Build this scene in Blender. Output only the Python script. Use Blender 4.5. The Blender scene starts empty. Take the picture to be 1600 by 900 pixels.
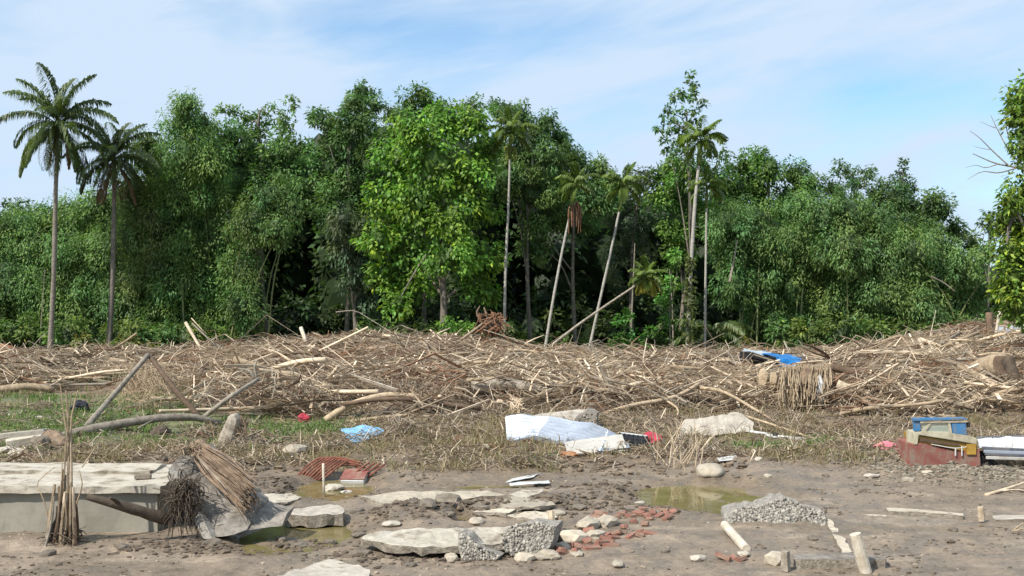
import bpy, bmesh, math, random
import numpy as np
from mathutils import Vector, noise as mnoise
R = math.radians
C = bpy.context.scene.collection
rng = np.random.default_rng(7); random.seed(7)
# ------------------------------------------------------------------ camera, sky, sun
F = 1700.0; HY = 470.0; EYE = 3.0
cd = bpy.data.cameras.new('camera'); cam = bpy.data.objects.new('camera', cd); C.objects.link(cam)
cam.location = (0, 0, EYE); cam.rotation_euler = (R(90), 0, 0)
cd.sensor_width = 36; cd.lens = 36 * F / 1600; cd.shift_y = 0.0125; cd.clip_start = 0.1; cd.clip_end = 5000
S = bpy.context.scene; S.camera = cam
S.view_settings.view_transform = 'Standard'; S.view_settings.look = 'None'
S.view_settings.exposure = 0.38; S.view_settings.gamma = 1
S.cycles.max_bounces = 6; S.cycles.transparent_max_bounces = 8
S.cycles.sample_clamp_indirect = 4
SUN_EL, SUN_AZ = 48.0, 42.0       # azimuth: degrees from due left towards the viewer
sd = bpy.data.lights.new('sun', 'SUN'); sun = bpy.data.objects.new('sun', sd); C.objects.link(sun)
sd.energy = 5.0; sd.angle = R(0.6); sd.color = (1.0, 0.95, 0.87)
tos = Vector((-math.cos(R(SUN_EL)) * math.cos(R(SUN_AZ)), -math.cos(R(SUN_EL)) * math.sin(R(SUN_AZ)), math.sin(R(SUN_EL))))
sun.rotation_euler = tos.to_track_quat('Z', 'Y').to_euler(); sun.location = tos * 60
W = bpy.data.worlds.new('World'); S.world = W; W.use_nodes = True
nt = W.node_tree; nt.nodes.clear()
def N(t, typ, **kw):
    n = t.nodes.new(typ)
    for k, v in kw.items(): setattr(n, k, v)
    return n
def math_(t, op, a, b=None, clamp=False):
    n = N(t, 'ShaderNodeMath', operation=op, use_clamp=clamp)
    for i, v in enumerate((a, b)):
        if v is None: continue
        if isinstance(v, (int, float)): n.inputs[i].default_value = v
        else: t.links.new(v, n.inputs[i])
    return n.outputs[0]
def mix_(t, f, a, b, mode='MIX'):
    n = N(t, 'ShaderNodeMix', data_type='RGBA', blend_type=mode)
    for i, v in ((0, f), (6, a), (7, b)):
        if isinstance(v, (int, float)): n.inputs[i].default_value = v
        elif isinstance(v, tuple): n.inputs[i].default_value = (*v, 1) if len(v) == 3 else v
        else: t.links.new(v, n.inputs[i])
    return n.outputs[2]
def ramp_(t, f, stops):
    n = N(t, 'ShaderNodeValToRGB'); e = n.color_ramp.elements
    while len(e) < len(stops): e.new(0.5)
    for el, (p, c) in zip(e, stops):
        el.position = p; el.color = (*c, 1) if not isinstance(c, (int, float)) else (c, c, c, 1)
    t.links.new(f, n.inputs[0]); return n.outputs[0]
sky = N(nt, 'ShaderNodeTexSky', sky_type='NISHITA', sun_disc=False)
sky.sun_elevation = R(SUN_EL); sky.sun_rotation = math.atan2(tos.x, tos.y); sky.ozone_density = 3.0; sky.dust_density = 0.3
tc = N(nt, 'ShaderNodeTexCoord'); sp = N(nt, 'ShaderNodeSeparateXYZ'); nt.links.new(tc.outputs['Generated'], sp.inputs[0])
dx, dy, dz = sp.outputs
azim = math_(nt, 'ARCTAN2', dx, dy); elev = math_(nt, 'ARCSINE', dz)
def sky_noise(sx, sy, scale, detail, off, dist=0.4):
    cb = N(nt, 'ShaderNodeCombineXYZ')
    nt.links.new(math_(nt, 'MULTIPLY', azim, sx), cb.inputs[0])
    nt.links.new(math_(nt, 'ADD', math_(nt, 'MULTIPLY', elev, sy), math_(nt, 'MULTIPLY', azim, -0.9)), cb.inputs[1])
    cb.inputs[2].default_value = off
    nz = N(nt, 'ShaderNodeTexNoise'); nz.inputs['Scale'].default_value = scale; nz.inputs['Detail'].default_value = detail
    nz.inputs['Distortion'].default_value = dist; nz.inputs['Roughness'].default_value = 0.55
    nt.links.new(cb.outputs[0], nz.inputs['Vector']); return nz.outputs[0]
n1 = sky_noise(1.0, 4.0, 2.4, 7, 3.7, 0.4)
n2 = sky_noise(1.3, 5.0, 5.0, 8, 11.2, 0.5)
def hole(ax, el, wx, wy, amp):     # a clearer patch between the veils of cloud
    a = math_(nt, 'DIVIDE', math_(nt, 'SUBTRACT', azim, ax), wx); b = math_(nt, 'DIVIDE', math_(nt, 'SUBTRACT', elev, el), wy)
    q = math_(nt, 'ADD', math_(nt, 'MULTIPLY', a, a), math_(nt, 'MULTIPLY', b, b))
    return math_(nt, 'MULTIPLY', math_(nt, 'EXPONENT', math_(nt, 'MULTIPLY', q, -1.0)), amp)
cover = math_(nt, 'ADD', math_(nt, 'MULTIPLY', n1, 1.35), math_(nt, 'MULTIPLY', n2, 1.4))
cover = math_(nt, 'SUBTRACT', cover, 0.56)
for h in ((0.02, 0.245, 0.15, 0.034, 0.62), (-0.13, 0.24, 0.10, 0.02, 0.3), (0.36, 0.17, 0.16, 0.03, 0.6), (0.30, 0.20, 0.05, 0.03, 0.25), (0.44, 0.285, 0.2, 0.02, 0.4),
          (0.47, 0.105, 0.10, 0.035, 0.45), (0.28, 0.13, 0.07, 0.03, 0.2), (-0.42, 0.27, 0.12, 0.02, 0.25)):
    cover = math_(nt, 'SUBTRACT', cover, hole(*h))
cover = ramp_(nt, cover, [(0.05, 0.16), (0.5, 0.62), (0.8, 0.98)])
bg1 = N(nt, 'ShaderNodeBackground'); bg2 = N(nt, 'ShaderNodeBackground')
nt.links.new(mix_(nt, 1.0, sky.outputs[0], (0.76, 0.98, 1.04), 'MULTIPLY'), bg1.inputs[0]); bg1.inputs[1].default_value = 0.135
bg2.inputs[0].default_value = (0.60, 0.735, 0.90, 1); bg2.inputs[1].default_value = 0.84
mx = N(nt, 'ShaderNodeMixShader'); nt.links.new(cover, mx.inputs[0]); nt.links.new(bg1.outputs[0], mx.inputs[1]); nt.links.new(bg2.outputs[0], mx.inputs[2])
wo = N(nt, 'ShaderNodeOutputWorld'); nt.links.new(mx.outputs[0], wo.inputs[0])
# ------------------------------------------------------------------ materials
MATS = {}
def mat(name, c1, c2=None, scale=6.0, rough=0.85, bump=0.3, bscale=None, attr=False, stretch=None, metal=0.0, spec=0.3, c3=None, detail=6, trans=None, dirt=None, rand=0.0, bdist=0.02):
    m = bpy.data.materials.new(name); m.use_nodes = True; t = m.node_tree; b = t.nodes['Principled BSDF']
    tcn = N(t, 'ShaderNodeTexCoord'); vec = tcn.outputs['Object']
    if stretch:
        mp = N(t, 'ShaderNodeMapping'); mp.inputs['Scale'].default_value = stretch; t.links.new(vec, mp.inputs[0]); vec = mp.outputs[0]
    nz = N(t, 'ShaderNodeTexNoise'); nz.inputs['Scale'].default_value = scale; nz.inputs['Detail'].default_value = detail; nz.inputs['Roughness'].default_value = 0.65
    t.links.new(vec, nz.inputs['Vector'])
    if c2 is None: c2 = tuple(x * 0.6 for x in c1)
    stops = [(0.32, c2), (0.62, c1)] if c3 is None else [(0.3, c2), (0.5, c1), (0.68, c3)]
    col = ramp_(t, nz.outputs[0], stops)
    if attr:
        at = N(t, 'ShaderNodeAttribute', attribute_name='Col')
        col = mix_(t, 1.0, at.outputs[0], col, 'MULTIPLY')
    if rand:
        oi = N(t, 'ShaderNodeObjectInfo'); k = math_(t, 'ADD', math_(t, 'MULTIPLY', oi.outputs['Random'], rand), 1 - rand / 2)
        vm = N(t, 'ShaderNodeVectorMath', operation='SCALE'); t.links.new(col, vm.inputs[0]); t.links.new(k, vm.inputs['Scale']); col = vm.outputs[0]
    if dirt:
        dn = N(t, 'ShaderNodeTexNoise'); dn.inputs['Scale'].default_value = dirt[1]; dn.inputs['Detail'].default_value = 8; dn.inputs['Roughness'].default_value = 0.7
        t.links.new(tcn.outputs['Object'], dn.inputs['Vector'])
        col = mix_(t, ramp_(t, dn.outputs[0], [(dirt[2], 0.0), (dirt[2] + 0.16, 1.0)]), col, dirt[0])
    t.links.new(col, b.inputs['Base Color'])
    b.inputs['Roughness'].default_value = rough; b.inputs['Metallic'].default_value = metal; b.inputs['Specular IOR Level'].default_value = spec
    if bump:
        nb = N(t, 'ShaderNodeTexNoise'); nb.inputs['Scale'].default_value = bscale or scale * 3; nb.inputs['Detail'].default_value = 7; nb.inputs['Roughness'].default_value = 0.7
        t.links.new(vec, nb.inputs['Vector'])
        bp = N(t, 'ShaderNodeBump'); bp.inputs['Strength'].default_value = bump; bp.inputs['Distance'].default_value = bdist
        t.links.new(nb.outputs[0], bp.inputs['Height']); t.links.new(bp.outputs[0], b.inputs['Normal'])
    if trans:
        tr = N(t, 'ShaderNodeBsdfTranslucent'); t.links.new(mix_(t, 1.0, col, trans, 'MULTIPLY'), tr.inputs[0])
        ad = N(t, 'ShaderNodeMixShader'); ad.inputs[0].default_value = 0.42
        t.links.new(b.outputs[0], ad.inputs[1]); t.links.new(tr.outputs[0], ad.inputs[2])
        t.links.new(ad.outputs[0], t.nodes['Material Output'].inputs[0])
    MATS[name] = m; return m
MUD = (0.085, 0.068, 0.05)
mat('pale_wood', (0.62, 0.51, 0.37), (0.38, 0.29, 0.19), 9, bump=0.4, rand=0.5)
mat('tan_wood', (0.42, 0.325, 0.215), (0.23, 0.17, 0.11), 9, bump=0.6, rand=0.5)
mat('brown_wood', (0.15, 0.10, 0.065), (0.07, 0.048, 0.032), 8, bump=0.5, rand=0.5)
mat('grey_wood', (0.31, 0.27, 0.215), (0.15, 0.125, 0.095), 8, bump=0.5, rand=0.4)
mat('bleached_wood', (0.58, 0.52, 0.42), (0.36, 0.30, 0.22), 7, bump=0.3)
mat('bark', (0.20, 0.175, 0.14), (0.09, 0.075, 0.058), 5, bump=0.6, bscale=9)
mat('palm_bark', (0.25, 0.22, 0.18), (0.13, 0.11, 0.085), 3, bump=0.6, stretch=(1, 1, 6))
mat('areca_bark', (0.40, 0.38, 0.33), (0.22, 0.205, 0.17), 3, bump=0.2, stretch=(1, 1, 5))
mat('stick_mix', (1, 1, 1), (0.55, 0.52, 0.48), 7, attr=True, bump=0.0)
mat('blade_mix', (1, 1, 1), (0.7, 0.7, 0.65), 5, attr=True, bump=0.0, rough=0.7, trans=(0.9, 0.9, 0.6))
mat('leaf', (1, 1, 1), (0.62, 0.66, 0.6), 0.55, attr=True, bump=0, rough=0.52, spec=0.3, trans=(1.0, 1.25, 0.55))
mat('frond_green', (0.12, 0.165, 0.055), (0.075, 0.11, 0.034), 1.2, bump=0, rough=0.45, spec=0.45, trans=(1.2, 1.3, 0.6), rand=0.6)
mat('frond_light', (0.19, 0.26, 0.065), (0.11, 0.17, 0.04), 1.2, bump=0, rough=0.45, spec=0.4, trans=(1.2, 1.3, 0.6), rand=0.4)
mat('frond_yellow', (0.42, 0.38, 0.09), (0.22, 0.24, 0.05), 1.2, bump=0, rough=0.5, trans=(1.2, 1.2, 0.6))
mat('frond_dead', (0.25, 0.165, 0.09), (0.14, 0.09, 0.05), 2, bump=0, rough=0.7, trans=(1.1, 1.0, 0.7))
mat('husk_orange', (0.36, 0.15, 0.05), (0.20, 0.08, 0.03), 4, bump=0.3)
mat('concrete', (0.38, 0.34, 0.285), (0.25, 0.22, 0.18), 3.5, bump=0.35, bscale=22, dirt=((0.15, 0.12, 0.09), 3.0, 0.57), c3=(0.46, 0.42, 0.35))
mat('concrete_pale', (0.42, 0.38, 0.31), (0.30, 0.262, 0.208), 3.0, bump=0.35, bscale=26, dirt=((0.18, 0.14, 0.10), 3.5, 0.50), c3=(0.46, 0.42, 0.35))
mat('wall_plaster', (0.25, 0.235, 0.19), (0.185, 0.17, 0.135), 1.6, bump=0.15, bscale=18, dirt=((0.20, 0.18, 0.135), 2.2, 0.56), c3=(0.29, 0.27, 0.22))
mat('aggregate', (0.30, 0.275, 0.235), (0.12, 0.105, 0.088), 26, bump=1.0, bscale=38, c3=(0.42, 0.39, 0.34), bdist=0.03)
mat('fracture', (0.27, 0.23, 0.18), (0.13, 0.108, 0.083), 16, bump=0.9, bscale=40, c3=(0.36, 0.32, 0.26), bdist=0.03)
mat('dark_concrete', (0.215, 0.19, 0.16), (0.10, 0.088, 0.073), 6, bump=0.7, bscale=24, c3=(0.31, 0.28, 0.24), bdist=0.03)
mat('pebble', (1, 1, 1), (0.6, 0.6, 0.6), 14, attr=True, bump=0.2)
mat('stone', (0.44, 0.385, 0.30), (0.27, 0.23, 0.175), 5, bump=0.4, bscale=18, dirt=(MUD, 5, 0.56), rand=0.5)
mat('stone_dark', (0.19, 0.16, 0.125), (0.10, 0.082, 0.062), 6, bump=0.5, bscale=16, rand=0.4)
mat('brick', (0.30, 0.135, 0.095), (0.19, 0.09, 0.066), 9, bump=0.5, bscale=30, dirt=((0.22, 0.165, 0.12), 7, 0.47), rand=0.4)
mat('zinc', (0.42, 0.46, 0.52), (0.31, 0.345, 0.40), 2.5, bump=0.12, rough=0.38, metal=0.35, spec=0.5, dirt=((0.40, 0.36, 0.31), 3, 0.6))
mat('white_sheet', (0.48, 0.46, 0.42), (0.36, 0.335, 0.29), 3, bump=0.2, rough=0.6, dirt=((0.28, 0.23, 0.17), 4, 0.54))
mat('grey_sheet', (0.30, 0.31, 0.32), (0.17, 0.17, 0.17), 2, bump=0.2, rough=0.6)
mat('blue_plastic', (0.20, 0.40, 0.60), (0.13, 0.29, 0.46), 3, rough=0.5, bump=0.2, dirt=((0.30, 0.30, 0.28), 8, 0.57))
mat('tarp_blue', (0.02, 0.20, 0.52), (0.012, 0.12, 0.35), 2, rough=0.4, bump=0.2)
mat('tarp_pale', (0.45, 0.50, 0.52), (0.25, 0.28, 0.30), 2, rough=0.5, bump=0.2)
mat('paint_red', (0.26, 0.09, 0.07), (0.18, 0.065, 0.052), 3, rough=0.75, bump=0.3, dirt=((0.23, 0.165, 0.125), 5, 0.45))
mat('paint_blue', (0.05, 0.19, 0.38), (0.04, 0.13, 0.26), 4, rough=0.6, bump=0.1, dirt=((0.20, 0.19, 0.165), 7, 0.47))
mat('paint_yellow', (0.45, 0.28, 0.05), (0.25, 0.15, 0.03), 4, rough=0.55, bump=0.15, dirt=((0.30, 0.22, 0.13), 6, 0.58))
mat('paint_cream', (0.50, 0.46, 0.34), (0.34, 0.30, 0.21), 4, rough=0.6, bump=0.1, dirt=((0.24, 0.19, 0.13), 5, 0.52))
mat('paint_white', (0.58, 0.58, 0.56), (0.42, 0.41, 0.38), 3, rough=0.5, bump=0.1, dirt=((0.38, 0.33, 0.26), 5, 0.62))
mat('dark_rubber', (0.02, 0.02, 0.02), (0.035, 0.03, 0.028), 4, rough=0.7, bump=0.2)
mat('navy_rail', (0.07, 0.08, 0.11), (0.18, 0.17, 0.16), 4, rough=0.5, bump=0.1)
mat('rust', (0.26, 0.095, 0.06), (0.12, 0.055, 0.04), 8, bump=0.4)
mat('cloth_red', (0.48, 0.05, 0.08), (0.28, 0.03, 0.05), 5, bump=0.3)
mat('cloth_pink', (0.60, 0.16, 0.26), (0.40, 0.22, 0.10), 12, bump=0.3)
mat('cloth_dark', (0.03, 0.032, 0.04), (0.015, 0.016, 0.02), 5, bump=0.3)
mat('rust_root', (0.27, 0.14, 0.08), (0.15, 0.08, 0.05), 6, bump=0.4)
mat('roots', (0.26, 0.185, 0.125), (0.12, 0.083, 0.055), 8, bump=0.5)
mat('root_dark', (0.10, 0.075, 0.052), (0.045, 0.033, 0.024), 8, bump=0.6)
mat('red_earth', (0.34, 0.16, 0.075), (0.20, 0.09, 0.045), 2.5, bump=0.6)
mat('clod', (1, 1, 1), (0.6, 0.6, 0.6), 10, attr=True, bump=0.4)
# ------------------------------------------------------------------ mesh helpers
def fade(t): return t * t * (3 - 2 * t)
def vnoise(x, y, seed=0):
    x = np.asarray(x, float); y = np.asarray(y, float)
    xi = np.floor(x).astype(np.int64); yi = np.floor(y).astype(np.int64); xf = fade(x - xi); yf = fade(y - yi)
    def h(a, b):
        n = (a * 374761393 + b * 668265263 + seed * 1274126177) & 0xffffffff
        n = ((n ^ (n >> 13)) * 1274126177) & 0xffffffff
        return ((n ^ (n >> 16)) & 0xffff) / 65535.0
    return (h(xi, yi) * (1 - xf) + h(xi + 1, yi) * xf) * (1 - yf) + (h(xi, yi + 1) * (1 - xf) + h(xi + 1, yi + 1) * xf) * yf
def fbm(x, y, o=4, seed=0):
    s = 0; a = 1; tot = 0
    for i in range(o):
        s = s + a * vnoise(np.asarray(x) * 2 ** i + 17.3 * i, np.asarray(y) * 2 ** i - 9.1 * i, seed + i); tot += a; a *= 0.5
    return s / tot * 2 - 1
def ss(a, b, x):
    t = np.clip((np.asarray(x, float) - a) / (b - a), 0, 1); return t * t * (3 - 2 * t)
class MB:
    def __init__(s): s.v = []; s.f = {}; s.c = []; s.n = 0; s.hascol = False
    def add(s, v, f, col=None):
        v = np.asarray(v, float).reshape(-1, 3); f = np.asarray(f, np.int64)
        s.v.append(v); s.f.setdefault(f.shape[1], []).append(f + s.n)
        if col is None: c = np.ones((len(v), 3))
        else: c = np.broadcast_to(np.asarray(col, float), (len(v), 3)); s.hascol = True
        s.c.append(c); s.n += len(v)
    def mesh(s, name, m, off=(0, 0, 0), smooth=False):
        v = np.concatenate(s.v) - np.asarray(off, float)
        me = bpy.data.meshes.new(name); me.vertices.add(len(v)); me.vertices.foreach_set('co', v.astype(np.float32).ravel())
        loops = []; starts = []; p = 0
        for k, fl in s.f.items():
            a = np.concatenate(fl); loops.append(a.ravel()); starts.append(np.arange(len(a)) * k + p); p += a.size
        loops = np.concatenate(loops); starts = np.concatenate(starts)
        me.loops.add(len(loops)); me.loops.foreach_set('vertex_index', loops.astype(np.int32))
        me.polygons.add(len(starts)); me.polygons.foreach_set('loop_start', starts.astype(np.int32))
        if s.hascol:
            c = np.concatenate(s.c); c4 = np.ones((len(c), 4), np.float32); c4[:, :3] = c
            at = me.color_attributes.new('Col', 'FLOAT_COLOR', 'POINT'); at.data.foreach_set('color', c4.ravel())
        me.polygons.foreach_set('use_smooth', np.full(len(starts), bool(smooth)))
        me.materials.append(MATS[m] if isinstance(m, str) else m); me.update(calc_edges=True); me.validate(); return me
WLOC = {}
def link(o, parent=None, loc=(0, 0, 0)):
    C.objects.link(o)
    if parent is not None:
        o.parent = parent; p = WLOC[parent.name]; o.location = tuple(np.asarray(loc, float) - p)
    else: o.location = tuple(loc)
    WLOC[o.name] = np.asarray(loc, float); return o
def tag(o, label=None, cat=None, group=None, kind=None):
    for k, v in (('label', label), ('category', cat), ('group', group), ('kind', kind)):
        if v: o[k] = v
    return o
def obj(name, mb, m, parent=None, smooth=False, label=None, cat=None, group=None, kind=None):
    if parent is not None: off = WLOC[parent.name]
    else:
        v = np.concatenate(mb.v); off = np.array([(v[:, 0].min() + v[:, 0].max()) / 2, (v[:, 1].min() + v[:, 1].max()) / 2, v[:, 2].min()])
    o = bpy.data.objects.new(name, mb.mesh(name, m, off, smooth)); link(o, parent, off); return tag(o, label, cat, group, kind)
def thing(name, loc, label, cat, group=None):
    o = bpy.data.objects.new(name, None); o.empty_display_size = 0.2; link(o, None, loc); return tag(o, label, cat, group)
def tube(b, pts, rads, sides=6, col=None, rough=0.0, cap=True):
    pts = np.asarray(pts, float); n = len(pts); rads = np.broadcast_to(np.asarray(rads, float), (n,))
    d = np.gradient(pts, axis=0); d /= np.linalg.norm(d, axis=1)[:, None] + 1e-9
    ref = np.array([0, 0, 1.0]) if abs(d[:, 2]).mean() < 0.8 else np.array([0, 1.0, 0])
    s = np.cross(d, ref); s /= np.linalg.norm(s, axis=1)[:, None] + 1e-9; u = np.cross(s, d)
    a = np.arange(sides) / sides * 2 * math.pi + rng.uniform(0, 6)
    k = 1 + rough * rng.uniform(-1, 1, (n, sides))
    v = pts[:, None] + rads[:, None, None] * k[:, :, None] * (np.cos(a)[None, :, None] * s[:, None] + np.sin(a)[None, :, None] * u[:, None])
    v = v.reshape(-1, 3); i = np.arange(n - 1)[:, None] * sides; j = np.arange(sides)[None]; jn = (j + 1) % sides
    f = np.stack([i + j, i + jn, i + sides + jn, i + sides + j], -1).reshape(-1, 4)
    if cap:
        v = np.vstack([v, pts[0], pts[-1]]); q = n * sides
        b.add(v, f, col); base = b.n - len(v)
        t1 = np.stack([np.full(sides, q), (np.arange(sides) + 1) % sides, np.arange(sides)], -1)
        t2 = np.stack([np.full(sides, q + 1), (n - 1) * sides + np.arange(sides), (n - 1) * sides + (np.arange(sides) + 1) % sides], -1)
        b.f.setdefault(3, []).append(np.vstack([t1, t2]) + base)
    else: b.add(v, f, col)
def spline(ctrl, n):
    ctrl = np.asarray(ctrl, float)
    if len(ctrl) < 3: return ctrl[0] + np.linspace(0, 1, n)[:, None] * (ctrl[-1] - ctrl[0])
    P_ = np.vstack([2 * ctrl[0] - ctrl[1], ctrl, 2 * ctrl[-1] - ctrl[-2]]); out = []
    for t in np.linspace(0, len(ctrl) - 1 - 1e-6, n):
        i = int(t); u = t - i; a, b_, c, d = P_[i:i + 4]
        out.append(0.5 * (2 * b_ + (c - a) * u + (2 * a - 5 * b_ + 4 * c - d) * u * u + (3 * b_ - a - 3 * c + d) * u ** 3))
    return np.array(out)
def ico(sub):
    bm = bmesh.new(); bmesh.ops.create_icosphere(bm, subdivisions=sub, radius=1)
    v = np.array([x.co[:] for x in bm.verts]); f = np.array([[q.index for q in p.verts] for p in bm.faces]); bm.free(); return v, f
ICO = {k: ico(k) for k in (1, 2, 3)}
def rock(b, c, dims, sub=2, seed=0, amp=0.28, col=None, rz=None, flat=True, boxy=0.0):
    v, f = ICO[sub]; v = v.copy()
    if boxy: v = v / (np.abs(v).max(1)[:, None] ** boxy)
    r_ = np.random.default_rng(seed); off = r_.uniform(-50, 50, 3)
    k = np.array([mnoise.noise(Vector(p * 1.3 + off)) + 0.5 * mnoise.noise(Vector(p * 3 + off)) for p in v])
    v = v * (1 + amp * k)[:, None] * np.asarray(dims, float)
    a = r_.uniform(0, 6.28) if rz is None else rz; ca, sa = math.cos(a), math.sin(a)
    v = v @ np.array([[ca, sa, 0], [-sa, ca, 0], [0, 0, 1]]) + np.asarray(c, float)
    b.add(v, f, col)
def boxm(b, c, dims, rot=None, bev=0.0, col=None, jit=0.0):
    bm = bmesh.new(); bmesh.ops.create_cube(bm, size=1)
    for v in bm.verts: v.co = Vector((v.co.x * dims[0], v.co.y * dims[1], v.co.z * dims[2]))
    if bev: bmesh.ops.bevel(bm, geom=bm.edges[:], offset=bev, segments=1, affect='EDGES')
    v = np.array([x.co[:] for x in bm.verts]) + (rng.uniform(-jit, jit, (len(bm.verts), 3)) if jit else 0)
    if rot is not None: v = v @ np.array(rot).T
    bm.verts.index_update(); base = v + np.asarray(c, float)
    for k in set(len(p.verts) for p in bm.faces):
        fs = np.array([[q.index for q in p.verts] for p in bm.faces if len(p.verts) == k])
        if k == 3 or k == 4: b.f.setdefault(k, []).append(fs + b.n)
        else: b.f.setdefault(k, []).append(fs + b.n)
    b.v.append(base); b.c.append(np.ones((len(base), 3)) if col is None else np.broadcast_to(col, (len(base), 3))); b.n += len(base)
    if col is not None: b.hascol = True
    bm.free()
def rotm(rx=0, ry=0, rz=0):
    from mathutils import Euler
    return np.array(Euler((R(rx), R(ry), R(rz))).to_matrix())
def chunk(b, poly, ext, amp=0.02, cell=0.08, seed=0, nscale=4.0, col=None):
    """A broken slab: polygon poly (world points) extruded by ext, outline made ragged, faces roughened."""
    poly = np.asarray(poly, float); ext = np.asarray(ext, float); r_ = np.random.default_rng(seed); out = []
    for i in range(len(poly)):
        a, c = poly[i], poly[(i + 1) % len(poly)]; n = max(1, int(np.linalg.norm(c - a) / (cell * 1.5)))
        for k in range(n):
            p = a + (c - a) * k / n
            out.append(p + (r_.uniform(-1, 1, 3) * amp * (0.8 if k else 0.2)))
    bm = bmesh.new(); top = [bm.verts.new(p) for p in out]; fa = bm.faces.new(top)
    r = bmesh.ops.extrude_face_region(bm, geom=[fa]); nv = [g for g in r['geom'] if isinstance(g, bmesh.types.BMVert)]
    for v in nv: v.co += Vector(ext) + Vector(r_.uniform(-1, 1, 3)) * amp * 1.2
    bmesh.ops.triangulate(bm, faces=bm.faces[:])
    for _ in range(4):
        long = [e for e in bm.edges if e.calc_length() > cell * 1.6]
        if not long or len(bm.verts) > 5000: break
        bmesh.ops.subdivide_edges(bm, edges=long, cuts=1); bmesh.ops.triangulate(bm, faces=[f for f in bm.faces if len(f.verts) > 3])
    bmesh.ops.recalc_face_normals(bm, faces=bm.faces[:]); bm.normal_update(); o = Vector(r_.uniform(-30, 30, 3))
    for v in bm.verts: v.co += v.normal * amp * (mnoise.noise(v.co * nscale + o) + 0.5 * mnoise.noise(v.co * nscale * 3 + o))
    bm.verts.index_update()
    b.add(np.array([v.co[:] for v in bm.verts]), np.array([[q.index for q in p.verts] for p in bm.faces]), col); bm.free()
# ------------------------------------------------------------------ terrain
PUDDLES = []   # x, y, rx, ry, depth, angle
def P(px, py, Y): return np.array([(px - 800) / F * Y, Y, EYE - (py - HY) / F * Y])
def flat(px, py, z=0.0):
    Y = (EYE - z) * F / (py - HY); return np.array([(px - 800) / F * Y, Y, z])
def puddle_at(px0, px1, py0, py1, depth=0.09, ang=0):
    a = flat((px0 + px1) / 2, py0); c = flat((px0 + px1) / 2, py1); m = flat((px0 + px1) / 2, (py0 + py1) / 2)
    cy = (a[1] + c[1]) / 2; PUDDLES.append((m[0] * cy / m[1], cy, (px1 - px0) / 2 / F * cy, (a[1] - c[1]) / 2, depth, ang))
puddle_at(370, 570, 806, 862); puddle_at(985, 1215, 752, 802); puddle_at(450, 590, 742, 778); puddle_at(700, 748, 803, 818, 0.06)
puddle_at(700, 860, 756, 764, 0.05); puddle_at(380, 480, 832, 866, 0.07)
CR = np.array([(-30, .12), (-24, .12), (-21.6, .12), (-16, .18), (-12.7, .42), (-10.8, .62), (-6.5, .78), (-2.7, .72), (-.5, .55), (.8, .35), (5, .14), (9.5, .12), (12.5, .15), (14.5, .35), (17, .7), (18.4, .95), (20.5, 1.25), (25, 1.1), (32, .9)])
def debris(x, y):
    x = np.asarray(x, float); y = np.asarray(y, float)
    cr = np.interp(x * 46 / np.maximum(y, 20) * 0.6 + x * 0.4, CR[:, 0], CR[:, 1])
    yf = 26.3 + 7.2 * ss(-7, -11, x) + 0.9 * fbm(x / 2.3, x * 0 + 4, 2, 5) + 1.6 * ss(2, 5, x) * ss(10, 7, x)
    hf = 0.40 - 0.22 * ss(-8, -10, x) + 0.35 * ss(8.5, 12, x); m = (hf * ss(yf, yf + 2.2, y) + (cr - hf) * ss(yf + 5, 45.5, y)) * (1 - ss(51, 58, y))
    lump = fbm(x / 2.2, y / 1.7, 4, 21) * 0.50 + fbm(x / 0.9, y / 0.8, 2, 33) * 0.20 + 0.10
    for (qx, qy, sx, sy, q) in ((9.0, 37.0, 1.7, 3.2, .8), (13.7, 29.6, 1.5, 1.9, .85), (-3.9, 28.0, 1.2, 1.2, 1.0), (2.2, 29.6, 1.5, .6, .6), (-9.5, 36, 1.4, .7, .6), (7.4, 27.8, 1.0, 1.4, .9)):
        g = q * np.exp(-((x - qx) / sx) ** 2 - ((y - qy) / sy) ** 2); m = m * (1 - g); lump = lump * (1 - g) - .05 * g
    return np.maximum(0, m + lump * ss(yf - 0.3, yf + 2, y) * (1 - ss(50, 56, y)) * (0.55 + 0.35 * cr))
def soil(x, y):
    """0..1 rough earth mask of the grassy ground between the mud flat and the heap"""
    x = np.asarray(x, float); y = np.asarray(y, float)
    return ss(17.2, 19.6, y + 1.2 * fbm(x / 1.7, y / 1.7, 3, 61) - 1.0 * ss(-1, 4, x) * ss(9, 4, x))
def height(x, y):
    x = np.asarray(x, float); y = np.asarray(y, float)
    h = 0.035 * fbm(x / 2.6, y / 2.6, 3, 1) + 0.016 * fbm(x / 0.55, y / 0.4, 3, 9)
    s = soil(x, y) * (1 - ss(60, 90, y))
    h = h + s * (0.05 + 0.12 * fbm(x / 1.1, y / 0.9, 4, 41) + 0.07 * np.abs(fbm(x / 0.35, y / 0.35, 2, 45)))
    for (cx, cy, rx, ry, a) in MOUNDS:
        q = ((x - cx) / rx) ** 2 + ((y - cy) / ry) ** 2; h = h + a * np.exp(-q) * (1 + 0.5 * fbm(x / 0.3, y / 0.3, 3, 77))
    for (cx, cy, rx, ry, dp, an) in PUDDLES:
        q = np.sqrt(((x - cx) / rx) ** 2 + ((y - cy) / ry) ** 2) + 0.22 * fbm(x / 0.5 / max(rx, .5), y / 0.4 / max(rx, .5), 3, 55)
        m = 1 - ss(0.72, 1.25, q); h = h * (1 - m) + m * (-dp)
    # broken crusts of dried mud and wheel-rut like ledges on the flat
    near = (1 - ss(17, 20, y)); k = fbm(x / 1.1 + 3, y / 0.55, 3, 91)
    h = h + near * (0.026 * ss(0.12, 0.19, k) + 0.016 * ss(0.1, 0.16, fbm(x / .4, y / .25, 3, 95)) * ss(-.1, .2, fbm(x / 2.2, y / 1.2, 2, 97)))
    return h + debris(x, y)
MOUNDS = []
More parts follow.
